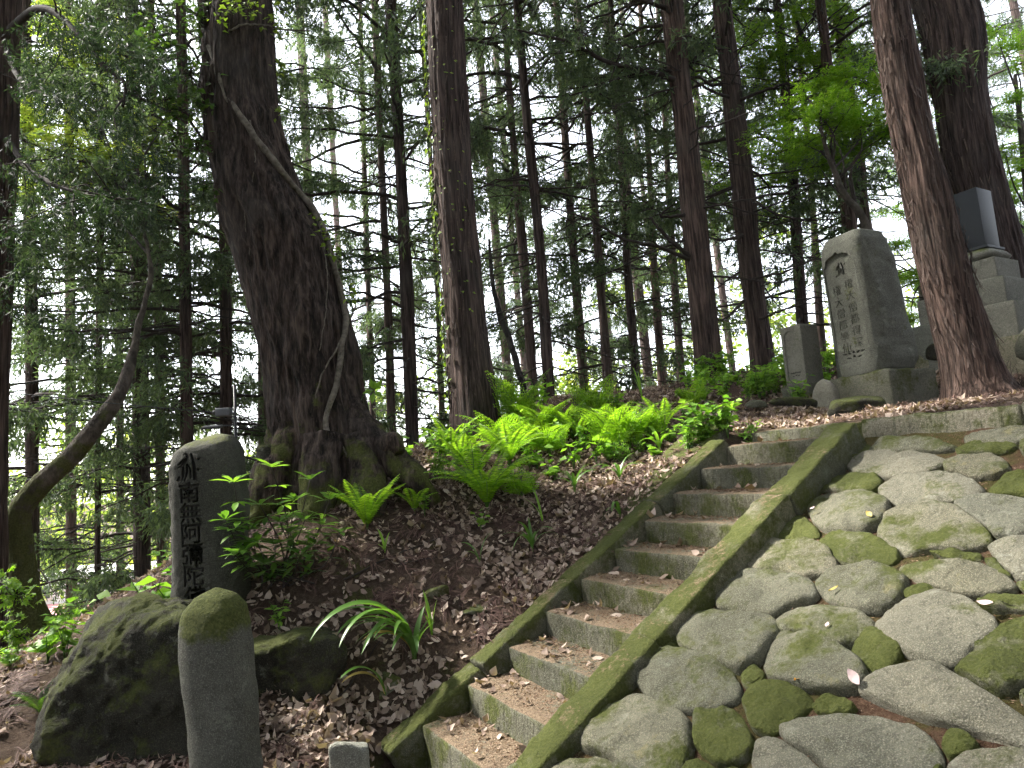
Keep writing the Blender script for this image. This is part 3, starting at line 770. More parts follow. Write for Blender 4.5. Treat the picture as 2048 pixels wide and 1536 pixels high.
# --- big stele on its plinth (terrace)
EA = unit(np.array([-.444, .891, 0]))            # along the front face, to the left and away
FR = unit(np.array([-.891, -.444, 0]))           # the front looks this way
corner = P(1790, 818, 6.95); gz = gpt(corner[0], corner[1])[2]
top_z = P(1790, 737, 6.95)[2]
plc = corner + EA * .37 - FR * .38; ph = top_z - (gz - .15)
pl = link('stone_plinth', None); bpy.data.objects.remove(pl)
V, F = block((.76, .78, ph), (40, 36, 24), .02, .016, 91, 6)
pl = link('stone_plinth', make_mesh('stone_plinth', V, F), M_plinth)
set_frame(pl, -EA, (plc[0], plc[1], gz - .15), (0, -.02))
tag(pl, 'squat square mossy plinth block under the big carved memorial stone', 'plinth')
b0 = P(1700, 745, 7.25); b1 = P(1730, 458, 7.25)
HB = 1.66
V, F = standing_stone([0, .03, .15, .4, .9, 1.3, 1.50, 1.60, 1.64, HB], [.245, .275, .29, .295, .292, .285, .27, .235, .165, .03],
                      [.27, .34, .37, .375, .355, .325, .285, .225, .14, .02], 4.4, -.0, None, None, .028, 11, offs=[0, 0, 0, -.005, -.01, -.01, -.005, 0, 0, 0], front=-.32)
big = link('memorial_stone', make_mesh('memorial_stone', V, F), M_stele)
px_, pz0, pz1, pw = -.03, .15, 1.38, .195
op = [(-pw, pz0 + .03), (-pw + .03, pz0), (pw - .03, pz0), (pw, pz0 + .03), (pw, pz1 - .12), (pw - .035, pz1 - .085), (pw - .05, pz1 - .03), (pw - .11, pz1 - .005), (.03, pz1), (0, pz1 + .03), (-.03, pz1), (-pw + .11, pz1 - .005), (-pw + .05, pz1 - .03), (-pw + .035, pz1 - .085), (-pw, pz1 - .12)]
pan = prism(np.array(op)); yf = -.345
cut1 = [place(pan, 1, px_, 0, .06, yf)]
txt = []
for col_x, word, z_top in ((px_ + .078, '權大僧都得深', 1.02), (px_ - .078, '權大僧都學仙', .985)):
    for k, ch in enumerate(word): txt.append(place(glyph(ch, .116, -.004), 1, col_x, z_top - k * .132, .016, -.285))
for c in seed_letter(.17): txt.append(place(c, 1, px_, 1.21, .02, -.285))
for c in lotus(.27, .13): txt.append(place(c, 1, px_, .235, .024, -.285))
print('stele carve')
carve(big, [cut1], M_stele)
# each stroke its own closed prism: cut in two goes so none touch
carve(big, [txt], M_carve2)
big.data.shade_flat() if False else None
big_p = plc + FR * .05; 
set_frame(big, -EA, (big_p[0], big_p[1], top_z - .01), (0.0, -.035))
tag(big, 'big upright memorial stone with recessed panel, two columns of carved characters and lotus', 'memorial stone')

# --- dressed gravestones
def gravestone(name, label, px, py0, py1, Y, wd, dp, panel=True, mat=M_grave, base_h=.16):
    p = P(px, py0, Y); g = gpt(p[0], p[1]); h = P(px, py1, Y)[2] - g[2] - base_h
    t = thing(name, g - np.array([0, 0, .03]), label, 'gravestone')
    V, F = block((wd * 1.35, dp * 1.35, base_h + .12), (20, 20, 8), .015, .014, 7, 7)
    obj('base', frame(V, -EA, -FR, EZ, g - EZ * .12), F, M_plinth, t)
    V, F = block((wd, dp, h), (24, 20, 40), .008, .004, 8, 6)
    V[:, 2] += np.where(V[:, 2] > h * .9, .03 * (1 - np.maximum(np.abs(V[:, 0]) / wd, np.abs(V[:, 1]) / dp) * 2), 0)
    sh = link('shaft', make_mesh('shaft', V, F), mat, None)
    if panel:
        o = np.array([(-wd*.36, h*.1), (wd*.36, h*.1), (wd*.36, h*.84), (wd*.26, h*.9), (0, h*.93), (-wd*.26, h*.9), (-wd*.36, h*.84)])
        cs = [place(prism(o), 1, 0, 0, .016, -dp / 2 - .003)]
        carve(sh, [cs], mat)
        l = [place(c, 1, 0, h * .18, .02, -dp / 2 + .01) for c in lotus(wd * .5, wd * .3)]
        carve(sh, [l], M_carve2)
    sh.parent = t
    set_frame(sh, -EA, (0, 0, base_h + .03)); return t
gravestone('gravestone', 'small square gravestone with recessed panel, left of the big memorial stone', 1614, 792, 652, 8.1, .30, .30)
gravestone('gravestone', 'narrow grey gravestone slab half hidden behind the big memorial stone', 1712, 762, 600, 7.95, .36, .16, False, base_h=.05)
# --- round-topped little stone beside the plinth
q = P(1652, 800, 7.3); g = gpt(q[0], q[1])
V, F = standing_stone([0, .1, .26, .34, .385, .40], [.15, .16, .145, .10, .045, .008], [.07, .075, .07, .05, .03, .006], 3, 0, None, None, .012, 21, 48, 40)
o = link('headstone', make_mesh('headstone', V, F), M_stele); set_frame(o, -EA, g - EZ * .06)
tag(o, 'tiny round-topped stone leaning against the plinth of the memorial stone', 'headstone')

# --- polished family grave behind the leaning cedar
pg = P(1985, 690, 8.5); g = gpt(pg[0], pg[1]); gx_ = unit(np.array([-.50, .866, 0])); fx = np.array([-.866, -.50, 0])
t = thing('family_grave', (pg[0], pg[1], g[2]), 'tall dark polished grave pillar on lotus base and stepped blocks behind leaning cedar', 'gravestone')
M_pol = plain_mat('polished_granite', (.022, .026, .031), .6, .25, 150, bump=.02)
zb = P(1985, 690, 8.5)[2]
def gblock(name, wd, dp, z0, z1, mat, seed=3, bev=.01, amp=.004):
    V, F = block((wd, dp, z1 - z0), (16, 16, 8), bev, amp, seed, 5)
    return obj(name, frame(V, -gx_, -fx, EZ, (pg[0], pg[1], z0)), F, mat, t)
za = P(1985, 622, 8.5)[2]; zc_ = P(1985, 570, 8.5)[2]; zd = P(1965, 530, 8.5)[2]; ze = P(1955, 507, 8.5)[2]; zt = P(1945, 388, 8.5)[2]
gblock('foundation', 1.5, 1.3, min(g[2], zb) - .5, zb, M_plinth, 4)
gblock('lower_block', 1.02, .95, zb, za, M_grave, 5); gblock('middle_block', .8, .75, za, zc_, M_grave, 6); gblock('upper_block', .62, .6, zc_, zd, M_grave, 7)
# lotus cushion
a = np.linspace(0, 2 * np.pi, 64, endpoint=False); rows_ = []
for zz_, rr2 in [(zd, .20), (zd + .02, .255), (zd + (ze - zd) * .4, .285), (zd + (ze - zd) * .75, .25), (ze, .20)]:
    sq = 1 / (np.abs(np.cos(a)) ** 6 + np.abs(np.sin(a)) ** 6) ** (1 / 6)
    k = rr2 * sq * (1 + .05 * np.abs(np.sin(4 * a)))
    rows_.append(np.stack([np.cos(a) * k, np.sin(a) * k, np.full_like(a, zz_)], -1))
Vl = np.concatenate(rows_ + [np.array([[0, 0, ze]])]); n = 64; I = np.arange(4)[:, None] * n; J = np.arange(n)[None]; K = (J + 1) % n
Ql = np.stack([I + J, I + K, I + n + K, I + n + J], -1).reshape(-1, 4); Tl = np.stack([4 * n + np.arange(n), 4 * n + (np.arange(n) + 1) % n, np.full(n, 5 * n)], -1)
Vw = frame(np.c_[Vl[:, :2], Vl[:, 2]], -gx_, -fx, EZ, (pg[0], pg[1], 0)); obj('lotus_base', Vw, [Ql, Tl], M_grave, t)
gblock('ledge', .44, .44, ze, ze + .035, M_pol, 9, .006, .0)
V, F = block((.37, .37, zt - ze - .035), (4, 4, 4), .006, 0, 1)
hh = zt - ze - .035
V[:, 2] += np.where(V[:, 2] > hh * .9, .04 * (1 - 2 * np.maximum(np.abs(V[:, 0]), np.abs(V[:, 1])) / .37), 0)
obj('pillar', frame(V, -gx_, -fx, EZ, (pg[0], pg[1], ze + .035)), F, M_pol, t)
# pale stone blocks of the neighbouring plot, seen between stele and cedar
q = P(1868, 655, 8.7); g2 = gpt(q[0], q[1])
t2 = thing('grave_surround', (q[0], q[1], g2[2] - .1), 'pale stone grave surround with post between big memorial stone and leaning cedar', 'grave surround')
z1_ = P(1868, 652, 8.7)[2]
V, F = block((.75, .5, max(.2, z1_ - g2[2] + .3)), (16, 14, 10), .012, .006, 14, 5); obj('wall_block', frame(V, -gx_, -fx, EZ, (q[0], q[1], g2[2] - .3)), F, M_grave, t2)
V, F = block((.16, .16, P(1862, 600, 8.7)[2] - z1_), (8, 8, 12), .01, .004, 15, 5); obj('post', frame(V, -gx_, -fx, EZ, (q[0] - .05, q[1], z1_)), F, M_grave, t2)

# --- rocks: photo outline points at a near and a far distance
def prock(name, label, near, far, Yn, Yf, mat, amp=.03, seed=1, sub=5, k=14, sink=0, freq=5.):
    pts = [P(x, y, Yn) for x, y in near] + [P(x, y, Yf) for x, y in far]
    V, F = rock(pts, sub, k, amp, freq, seed)
    c = V.mean(0); c[2] = V[:, 2].min()
    return tag(obj(name, V, F, mat, origin=c), label, 'rock')
prock('boulder', 'large moss-covered boulder beside the rounded stone post at lower left',
      [(70,1490),(130,1400),(240,1290),(330,1240),(400,1230),(420,1560),(120,1560)], [(150,1290),(168,1215),(210,1190),(300,1180),(365,1195),(440,1240),(440,1500),(60,1500)], 3.95, 4.75, M_boulder, .13, 3, 6, freq=2.6)
prock('mossy_rock', 'dark mossy rock half buried in the bank right of the standing stones', [(440,1440),(450,1330),(520,1290),(600,1265),(685,1280),(695,1330),(630,1400),(540,1450)], [(450,1290),(520,1270),(600,1248),(690,1262),(695,1350),(520,1420)], 4.45, 4.85, M_boulder, .09, 4, freq=4)
prock('rock', 'small pale grey broken stone at the bottom edge by the lowest step', [(655,1490),(690,1484),(738,1496),(742,1560),(655,1560)], [(668,1482),(735,1484),(738,1520),(660,1520)], 3.75, 3.92, M_rockg, .012, 6, 4, 30)
prock('mossy_rock', 'low mossy rock lying in front of the memorial plinth', [(1650,838),(1668,806),(1720,796),(1772,800),(1782,835)], [(1660,800),(1700,790),(1770,790),(1778,830),(1660,830)], 6.35, 6.75, M_boulder, .03, 8, 4, 16)
prock('mossy_rock', 'round mossy rock on the plinth edge behind the leaning cedar', [(1848,712),(1856,690),(1885,682),(1900,690),(1900,720),(1850,722)], [(1850,700),(1890,680),(1900,715)], 7.35, 7.6, M_boulder, .02, 9, 4)
prock('mossy_rock', 'mossy rock at the right edge behind the foot of the leaning cedar', [(2028,720),(2035,670),(2060,650),(2110,660),(2120,730)], [(2030,690),(2060,640),(2110,650),(2120,730)], 6.9, 7.4, M_plinth, .02, 10, 4)
prock('rock', 'small rounded stone on the soil left of the leaning cedar foot', [(1874,806),(1880,796),(1896,794),(1902,806)], [(1876,800),(1890,792),(1902,802)], 6.5, 6.62, M_rockg, .008, 12, 3)
prock('rock', 'low flat mossy stone in the weeds below the small gravestone', [(1530,812),(1545,797),(1590,795),(1640,800),(1640,815)], [(1540,800),(1600,792),(1640,800)], 7.3, 7.6, M_boulder, .015, 13, 4)
prock('rock', 'lichen-pale rock at the edge of the weeds on the terrace', [(1488,816),(1498,802),(1530,802),(1536,816)], [(1490,808),(1510,798),(1534,806)], 7.6, 7.85, M_pave, .015, 14, 4)
# flat mossy stones edging the left strip of the stairs
for k, (lab, s_, r_, a_, b_) in enumerate([
        ('broad flat mossy stone left of the topmost step', 2.92, -.42, .26, .26), ('flat mossy stone edging the steps, second below the top', 2.48, -.40, .2, .17),
        ('flat mossy stone edging the steps, third below the top', 2.13, -.36, .17, .13), ('small flat mossy stone in the litter beside the middle steps', 1.62, -.38, .15, .12)]):
    z_ = zn(s_) - .02
    pts = [W(s_ + a_ * x, r_ + b_ * y, z_ + .549 * a_ * x + h_) for x, y in ((-1, -.6), (-.6, -1), (.7, -1), (1, -.3), (.9, .8), (-.2, 1), (-1, .7)) for h_ in (-.2, .035)]
    V, F = rock(pts, 4, 20, .018, 7, 40 + k); tag(obj('flat_rock', V, F, M_pavem, origin=V.mean(0)), lab, 'rock')
for k, (px, py, sz, lab) in enumerate([(870,1195,.16,'rounded dark mossy stone on the bank above the strap-leaved clump'), (955,1225,.1,'small mossy stone in leaf litter near the lower steps'), (790,1380,.12,'mossy stone under the drooping strap leaves')]):
    h_ = hit(px, py); pts = h_ + np.random.default_rng(k).normal(0, 1, (14, 3)) * sz * np.array([.5, .45, .38])
    V, F = rock(pts, 4, 10, .02, 7, 60 + k); tag(obj('mossy_rock', V, F, M_pavem, origin=V.mean(0)), lab, 'rock')

# --- left: tall inscribed stone and rounded post
g = P(428, 1240, 5.05); tz = P(410, 872, 5.05)[2]; HL = tz - g[2]
ex_ = unit(np.array([.99, .12, 0]))
V, F = standing_stone([0, .1, .4, .8, HL - .2, HL - .09, HL - .035, HL], [.25, .255, .255, .25, .235, .21, .16, .03], [.20, .215, .22, .215, .205, .17, .11, .015], 3.6, .16, None, None, .028, 31, front=-.21,
                      offs=[.0, 0, 0, 0, -.005, .0, .02, .05])
o = link('inscribed_stone', make_mesh('inscribed_stone', V, F), M_stele2)
txt = [place(c, 1, -.085, HL - .235, .03, -.205) for c in seed_letter(.215)]
for k, ch in enumerate('南無阿彌陀佛'): txt.append(place(glyph(ch, .155, .018), 1, -.075 + .004 * k, HL - .41 - k * .145, .03, -.205))
carve(o, [txt], M_carve)
set_frame(o, ex_, g, (0, -.01))
o.rotation_mode = 'XYZ'
tag(o, 'tall dark standing stone with one column of carved characters, moss on its top', 'memorial stone')
g = P(440, 1536, 3.55); g[2] = -.05; tz = P(430, 1176, 3.55)[2]; HP = tz + .05
V, F = standing_stone([0, .2, .5, HP - .36, HP - .2, HP - .1, HP - .035, HP], [.155, .155, .155, .166, .168, .145, .095, .015], [.14, .15, .15, .155, .15, .13, .085, .015], 2.7, 0, None, None, .014, 33,
                      offs=[.05, .045, .03, -.0, -.005, -.005, 0, .0], nr=72, rows=90)
M_post = stone_mat('post_stone', (.07, .07, .06), (.105, .105, .09), (.145, .142, .125), moss=.16, up=.0, bump=.9, lichen=.3)
# moss cap on the post follows height, ragged lower edge
nt_ = M_post.node_tree
b_ = [n for n in nt_.nodes if n.type == 'BSDF_PRINCIPLED'][0]; gn = [n for n in nt_.nodes if n.type == 'NEW_GEOMETRY'][0]
old = b_.inputs['Base Color'].links[0].from_socket
sx = N(nt_, 'ShaderNodeSeparateXYZ'); lk(nt_, gn.outputs['Position'], sx.inputs[0])
hf = mth(nt_, 'ADD', sx.outputs[2], mth(nt_, 'MULTIPLY', noise(nt_, gn.outputs['Position'], 7, 5, .7), .3))
cap = gray(nt_, mth(nt_, 'SUBTRACT', hf, HP - .05 - .08), .0, .05)
lk(nt_, mix(nt_, cap, old, ramp(nt_, noise(nt_, gn.outputs['Position'], 70, 4, .65), MOSS)), b_.inputs['Base Color'])
o = link('stone_post', make_mesh('stone_post', V, F), M_post); set_frame(o, unit(np.array([.98, -.2, 0])), g)
tag(o, 'rounded stone post with a green moss cap in front of the big boulder', 'stone post')

# --- small sensor post with cable behind the inscribed stone
q0 = P(474, 985, 7.6); q1 = P(469, 770, 7.6)
t = thing('sensor_pole', gpt(q0[0], q0[1]), 'thin pole with small grey box and dark panel behind the inscribed stone', 'pole')
M_metal = plain_mat('grey_metal', (.11, .115, .125), .5, .1, 30, .3); M_dark = plain_mat('dark_plastic', (.03, .032, .035), .4, .2)
V, F = tube([gpt(q0[0], q0[1], -.2), q0, q1], .016, 10); obj('pole', V, F, M_dark, t)
V, F = block((.17, .10, .095), (6, 6, 6), .012, 0, 1); c = P(448, 833, 7.55); bx = obj('camera_box', frame(V, X := np.array([.99, .12, 0]), np.array([-.12, .99, 0]), EZ, c), F, M_metal, t)
V, F = tube([c + (-.115, -.01, .05), c + (-.08, -.01, .05)], .028, 12); obj('lens', V, F, M_dark, bx)
V, F = block((.2, .12, .03), (6, 6, 4), .006, 0, 1); obj('panel', frame(V, X, np.array([-.12, .97, .2]), EZ, P(424, 857, 7.5)), F, M_dark, t)
V, F = tube([P(440, 829, 7.58), P(470, 826, 7.6)], .008, 6); obj('bracket', V, F, M_dark, t)
V, F = tube([P(436, 853, 7.55), P(472, 850, 7.6)], .008, 6); obj('bracket', V, F, M_dark, t)
cb = smooth_curve([P(-120, 770, 7.3), P(0, 783, 7.3), P(220, 806, 7.4), P(440, 826, 7.6)], 24)
V, F = tube(cb, .006, 6); tag(obj('cable', V, F, M_dark, origin=cb[0]), 'thin dark cable running left from the sensor pole', 'cable')
# ---------------------------------------------------------------- trees
def bark_trunk(pts, rad, nang, dz, amp, fx, fz, seed, flare=0., nlobe=5, flare_h=.5, ridge=True):
    """pts from foot up; rings horizontal"""
    pts = np.asarray(pts, float); rad = np.asarray(rad, float)
    L = np.linalg.norm(pts[-1] - pts[0]); n = max(8, int(L / dz))
    c = smooth_curve(np.c_[pts, rad][:, :3], n)
    t0 = np.concatenate([[0], np.cumsum(np.linalg.norm(np.diff(pts, axis=0), axis=1))]); r = np.interp(np.linspace(0, t0[-1], n), t0, rad)
    a = np.linspace(0, 2 * np.pi, nang, endpoint=False)
    h = c[:, 2] - c[0, 2]
    fl = flare * np.exp(-np.clip(h, 0, None) / flare_h)
    ph = seed * 1.7
    lob = 1 + .55 * np.cos(nlobe * a + ph) + .35 * np.cos((nlobe - 2) * a + ph * 2)
    R_ = r[:, None] * (1 + fl[:, None] * lob[None]) * (1 + .04 * np.cos(2 * a + ph)[None] + .03 * np.cos(3 * a + ph * 1.3 + h[:, None] * .4))
    dirs = np.stack([np.cos(a), np.sin(a), 0 * a], -1)
    V = c[:, None, :] + R_[..., None] * dirs[None]
    q = np.stack([dirs[None, :, 0] * r[:, None], dirs[None, :, 1] * r[:, None], np.broadcast_to(h[:, None], R_.shape)], -1)
    warp = .05 * fbm(q * np.array([3, 3, 1.2]) + seed, 2, seed)
    q2 = np.stack([q[..., 0] * fx + warp * 20, q[..., 1] * fx - warp * 14, q[..., 2] * fz], -1)
    b1 = vnoise(q2 + seed, seed); b2 = vnoise(q2 * 2.1 + 5, seed + 1)
    rd = np.clip(1 - 2.6 * np.abs(b1), -1, .55) * .65 + (1 - 2 * np.abs(b2)) * .35
    big = fbm(q * np.array([5, 5, 1.5]), 2, seed + 8)
    V = V + dirs[None] * (amp * rd + amp * 1.2 * big)[..., None]
    V = V.reshape(-1, 3)
    I = np.arange(n - 1)[:, None] * nang; J = np.arange(nang)[None]; K = (J + 1) % nang
    Q = np.stack([I + J, I + K, I + nang + K, I + nang + J], -1).reshape(-1, 4)
    return V, Q, c, r

def trunk_rows(rows, Y, foot_px=None):
    pts, rad = [], []
    for py, xl, xr in rows:
        pts.append(P((xl + xr) / 2, py, Y)); rad.append((xr - xl) / 2 * pxm((xl + xr) / 2, py, Y))
    pts = np.array(pts)[::-1]; rad = np.array(rad)[::-1]     # rows are given top first
    return pts, rad
def extend(pts, rad, H, taper=.9):
    """down into the ground and up to height H above the foot"""
    f = pts[0]; g = gpt(f[0], f[1])[2]
    if g - .15 < f[2] - .02:
        d = unit(pts[1] - pts[0]); k = (f[2] - (g - .15)) / max(d[2], .3); p0 = f - d * k; p0[2] = g - .15
        pts = np.concatenate([[p0], pts]); rad = np.concatenate([[rad[0] * 1.04], rad])
    d = unit(pts[-1] - pts[-3]); d = unit(d * [.6, .6, 1]); top = pts[0][2] + H; k = top - pts[-1][2]; r = rad[-1]
    st = max(2, int(k / 1.2)); up_ = []; ru = []
    for i in range(1, st + 1):
        up_.append(pts[-1] + d * k * i / st); ru.append(max(.03, r * (1 - taper * i / st)))
    return np.concatenate([pts, up_]), np.concatenate([rad, ru])

# --- foliage meshes shared between trees (origin = tree axis at the ground)
def blades(base, dirv, ln, wd, rg, droop=0.):
    """diamond blades: one quad each"""
    n = len(base); d = unit(dirv); sd = unit(np.cross(d, rg.normal(0, 1, (n, 3))))
    ln = np.broadcast_to(ln, (n,))[:, None]; wd = np.broadcast_to(wd, (n,))[:, None]
    mid = base + d * ln * .5; tip = base + d * ln; tip[:, 2] -= droop * ln[:, 0]
    V = np.stack([base, mid + sd * wd / 2, tip, mid - sd * wd / 2], 1).reshape(-1, 3)
    return V, np.arange(n * 4).reshape(-1, 4)

def cedar_crown(seed, h0, h1, nb, Lmax, clusters=34, per=11, blen=.15, bw=.022, dead_to=0., ndead=0, sparse=0.):
    """branches sweep out and sag; foliage hangs from them in rope-like tufts"""
    rg = np.random.default_rng(seed); wood = Bld(); nd = Bld()
    hs = h0 + (h1 - h0) * (np.arange(nb) + rg.uniform(0, 1, nb)) / nb
    for h in hs:
        f = (h - h0) / (h1 - h0); az = rg.uniform(0, 2 * np.pi)
        L = Lmax * (.55 + .45 * min(1, f * 3)) * (1 - .75 * max(0, f - .45) / .55) * rg.uniform(.5, 1.2)
        u = np.linspace(0, 1, 9); out = np.array([math.cos(az), math.sin(az), 0]); side = np.array([-out[1], out[0], 0])
        dr = rg.uniform(.15, .6) * (1 - .6 * f); bend = rg.normal(0, .2)
        z = h + L * (.15 * u - dr * u ** 1.6 + .5 * dr * np.clip(u - .55, 0, 1) ** 1.2 * 1.6)
        c = out * (L * u)[:, None] + side * (L * bend * u ** 2)[:, None]; c[:, 2] += z
        c[1:] += rg.normal(0, .03, (8, 3))
        wood.add2(*tube(c, (.010 + .010 * L) * (1 - .8 * u), 5, False))
        k = int(clusters * (L / Lmax) ** .8 * rg.uniform(.5, 1.2))
        if k < 2: continue
        uu = rg.uniform(.35, 1, k) ** .7; cp_ = np.stack([np.interp(uu, u, c[:, i]) for i in range(3)], -1)
        off = rg.normal(0, 1, k); wdt = L * .20 * (1.2 - uu) + .06
        tw = side[None] * (off * wdt)[:, None] + out[None] * (np.abs(off) * wdt * .6)[:, None]
        tw[:, 2] -= np.abs(off) * wdt * .4
        ce = cp_ + tw
        for q in range(k):
            mid = (cp_[q] + ce[q]) / 2 + (0, 0, .04); wood.add2(*tube([cp_[q], mid, ce[q]], [.008, .006, .004], 3, False))
        nr_ = 4; ro = np.repeat(ce, nr_, 0) + rg.normal(0, .05, (k * nr_, 3)); R_ = len(ro)
        rd = out[None] * rg.uniform(-.1, 1.0, (R_, 1)) + rg.normal(0, .45, (R_, 3)); rd[:, 2] -= rg.uniform(.1, 1.0, R_); rd = unit(rd); rl = rg.uniform(.14, .42, R_)
        v = rg.uniform(0, 1, (R_, per)); bb = (ro[:, None] + rd[:, None] * (rl[:, None] * v)[..., None]); bb[..., 2] -= .25 * rl[:, None] * v ** 2
        bb = bb.reshape(-1, 3); m = len(bb); dv = np.repeat(rd, per, 0) * .9 + rg.normal(0, .5, (m, 3)); dv[:, 2] -= .15
        nd.add(*blades(bb, dv, rg.uniform(.6, 1.3, m) * blen, rg.uniform(.7, 1.4, m) * bw, rg, .1))
    for _ in range(ndead):
        h = rg.uniform(dead_to, h0 + (h1 - h0) * .35); az = rg.uniform(0, 2 * np.pi); L = rg.uniform(.5, 1.9)
        out = np.array([math.cos(az), math.sin(az), 0]); u = np.linspace(0, 1, 7); side = np.array([-out[1], out[0], 0])
        c = out * (L * u)[:, None] + side * (L * rg.normal(0, .2) * u ** 2)[:, None]; c[:, 2] += h - L * rg.uniform(.1, .5) * u ** 1.5 + L * .25 * np.clip(u - .55, 0, 1)
        c += rg.normal(0, .015, c.shape); c[0] = [0, 0, h]
        wood.add2(*tube(c, (.008 + .008 * L) * (1 - .75 * u), 4, False))
        for _2 in range(rg.integers(1, 5)):
            i0 = rg.integers(2, 6); l2 = L * rg.uniform(.15, .4); d2 = unit(out + side * rg.normal(0, 1.0) + np.array([0, 0, rg.normal(-.2, .35)]))
            wood.add2(*tube([c[i0], c[i0] + d2 * l2 * .5 + (0, 0, .02), c[i0] + d2 * l2 - (0, 0, .03)], [.005, .004, .0025], 3, False))
    wv, wf = wood.get(); nv, nf = nd.get()
    return make_mesh('branches', wv, wf), make_mesh('needles', nv, nf, False)

def leaf_quads(cen, nrm, size, rg, lobes=1, aspect=.62, fold=.18):
    """leaves lying around nrm; lobes 1 = folded oval (2 quads), 3/5 = palmate"""
    n = len(cen); nrm = unit(nrm); a = unit(np.cross(nrm, rg.normal(0, 1, (n, 3)))); b = np.cross(nrm, a)
    size = np.broadcast_to(size, (n,))[:, None]
    if lobes == 1:
        w_ = size * aspect / 2; up_ = nrm * size * fold
        base = cen; tip = cen + a * size - up_ * .6; m1 = cen + a * size * .45
        V = np.stack([base, m1 + b * w_ + up_ * .5, tip, m1 - b * w_ + up_ * .5, m1 - up_ * .15], 1).reshape(-1, 3)
        o = np.arange(n)[:, None] * 5
        T = np.concatenate([o + [0, 4, 1], o + [1, 4, 2], o + [0, 3, 4], o + [3, 2, 4]])
        return V, T
    an = np.linspace(-1.25, 1.25, lobes) if lobes > 1 else [0]
    V = []; 
    for k, t in enumerate(an):
        l = size * (1 - .28 * abs(t)); d = a * math.cos(t) + b * math.sin(t); s_ = -a * math.sin(t) + b * math.cos(t)
        V += [cen, cen + d * l * .5 + s_ * size * .13, cen + d * l - nrm * size * .1, cen + d * l * .5 - s_ * size * .13]
    V = np.stack(V, 1).reshape(-1, 3); return V, np.arange(n * 4 * lobes).reshape(-1, 4)

def merge_islands(V, F): return V, F

def layered_crown(seed, layers, leaves, size, lobes, r0=.55, thick=.07, limb_from=None, nmat='x'):
    """maple: flat leafy sprays; layers = list of centres (local)"""
    rg = np.random.default_rng(seed); lf = Bld(); wd = Bld()
    for c in layers:
        c = np.asarray(c, float); r = r0 * rg.uniform(.6, 1.3); az = rg.uniform(0, 6.28); el = rg.uniform(.5, .85)
        n = int(leaves * rg.uniform(.7, 1.3) * (r / r0) ** 1.5)
        # sub-sprays make the edge ragged
        sub = rg.normal(0, .45, (9, 2)); k = rg.integers(0, 9, n)
        xy = sub[k] + rg.normal(0, .17, (n, 2)); xy[:, 1] *= el
        xy = xy @ np.array([[math.cos(az), math.sin(az)], [-math.sin(az), math.cos(az)]]) * r
        z = rg.normal(0, thick, n) - .10 * (xy ** 2).sum(1) / r
        p = np.c_[xy, z] + c; nr = np.c_[rg.normal(0, .35, (n, 2)), np.ones(n)]
        lf.add(*leaf_quads(p, nr, size * rg.uniform(.7, 1.25, n), rg, lobes))
        if limb_from is not None:
            s_ = np.asarray(limb_from(c, rg)); m = (s_ + c) / 2 + rg.normal(0, .12, 3) + (0, 0, .08)
            wd.add2(*tube(smooth_curve([s_, m, c - (0, 0, .04)], 7), np.linspace(.022, .006, 7), 5, False))
            for q in range(5):
                e = np.r_[sub[q] * r, -.03] + c; wd.add2(*tube([c - (0, 0, .04), (c + e) / 2, e], [.007, .005, .003], 3, False))
    return lf, wd

def place_crown(t, meshes, mats, base, c_at, tilt, rot, scale=1.):
    for nm, me, mt in zip(('branches', 'needles'), meshes, mats):
        if me is None: continue
        if not me.materials: me.materials.append(mt)
        o = bpy.data.objects.new(nm, me); COL.objects.link(o); o.parent = t
        o.matrix_basis = Matrix.Translation(c_at - np.array(t.location)) @ tilt @ Matrix.Rotation(rot, 4, 'Z') @ Matrix.Scale(scale, 4); o['kind'] = 'stuff'

CROWNS = [cedar_crown(11, 2.4, 19, 62, 3.0, 22, 10, .12, .023, dead_to=1.0, ndead=34), cedar_crown(12, 3.4, 21, 60, 2.8, 22, 10, .12, .023, dead_to=1.2, ndead=38),
          cedar_crown(13, 1.4, 18, 66, 2.6, 23, 10, .12, .023, dead_to=.8, ndead=26), cedar_crown(14, 4.8, 20, 54, 3.2, 23, 10, .12, .023, dead_to=1.4, ndead=52)]
HIGH = cedar_crown(15, 9.0, 21, 56, 3.4, 18, 9, .15, .035, dead_to=7.5, ndead=6)

def cedar(label, rows, Y, H, crown, seed, nang=14, dz=.25, amp=.008, fx=14, fz=1.4, mat=None, flare=.15, group=None, name='cedar_tree', cmats=None, rot=None, flare_h=.4, scale=1., slim=.95):
    pts, rad = trunk_rows(rows, Y); rad = rad * slim; pts, rad = extend(pts, rad, H)
    V, Q, c, r = bark_trunk(pts, rad, nang, dz, amp, fx, fz, seed, flare, 5, flare_h)
    base = pts[0].copy(); base[2] = gpt(base[0], base[1])[2]
    t = thing(name, base, label, 'tree', group)
    obj('trunk', V, Q, mat or M_bark, t)
    if crown is not None:
        i8 = np.argmin(np.abs(c[:, 2] - base[2] - 8)); i2 = np.argmin(np.abs(c[:, 2] - base[2] - 1.5))
        d = unit(c[i8] - c[i2]); foot = c[i2] - d * (c[i2][2] - base[2]) / d[2]
        place_crown(t, crown, cmats or (M_twig, M_needle), base, foot, Vector(d).to_track_quat('Z', 'Y').to_matrix().to_4x4(), seed * 1.3 if rot is None else rot, scale)
    return t, c, r

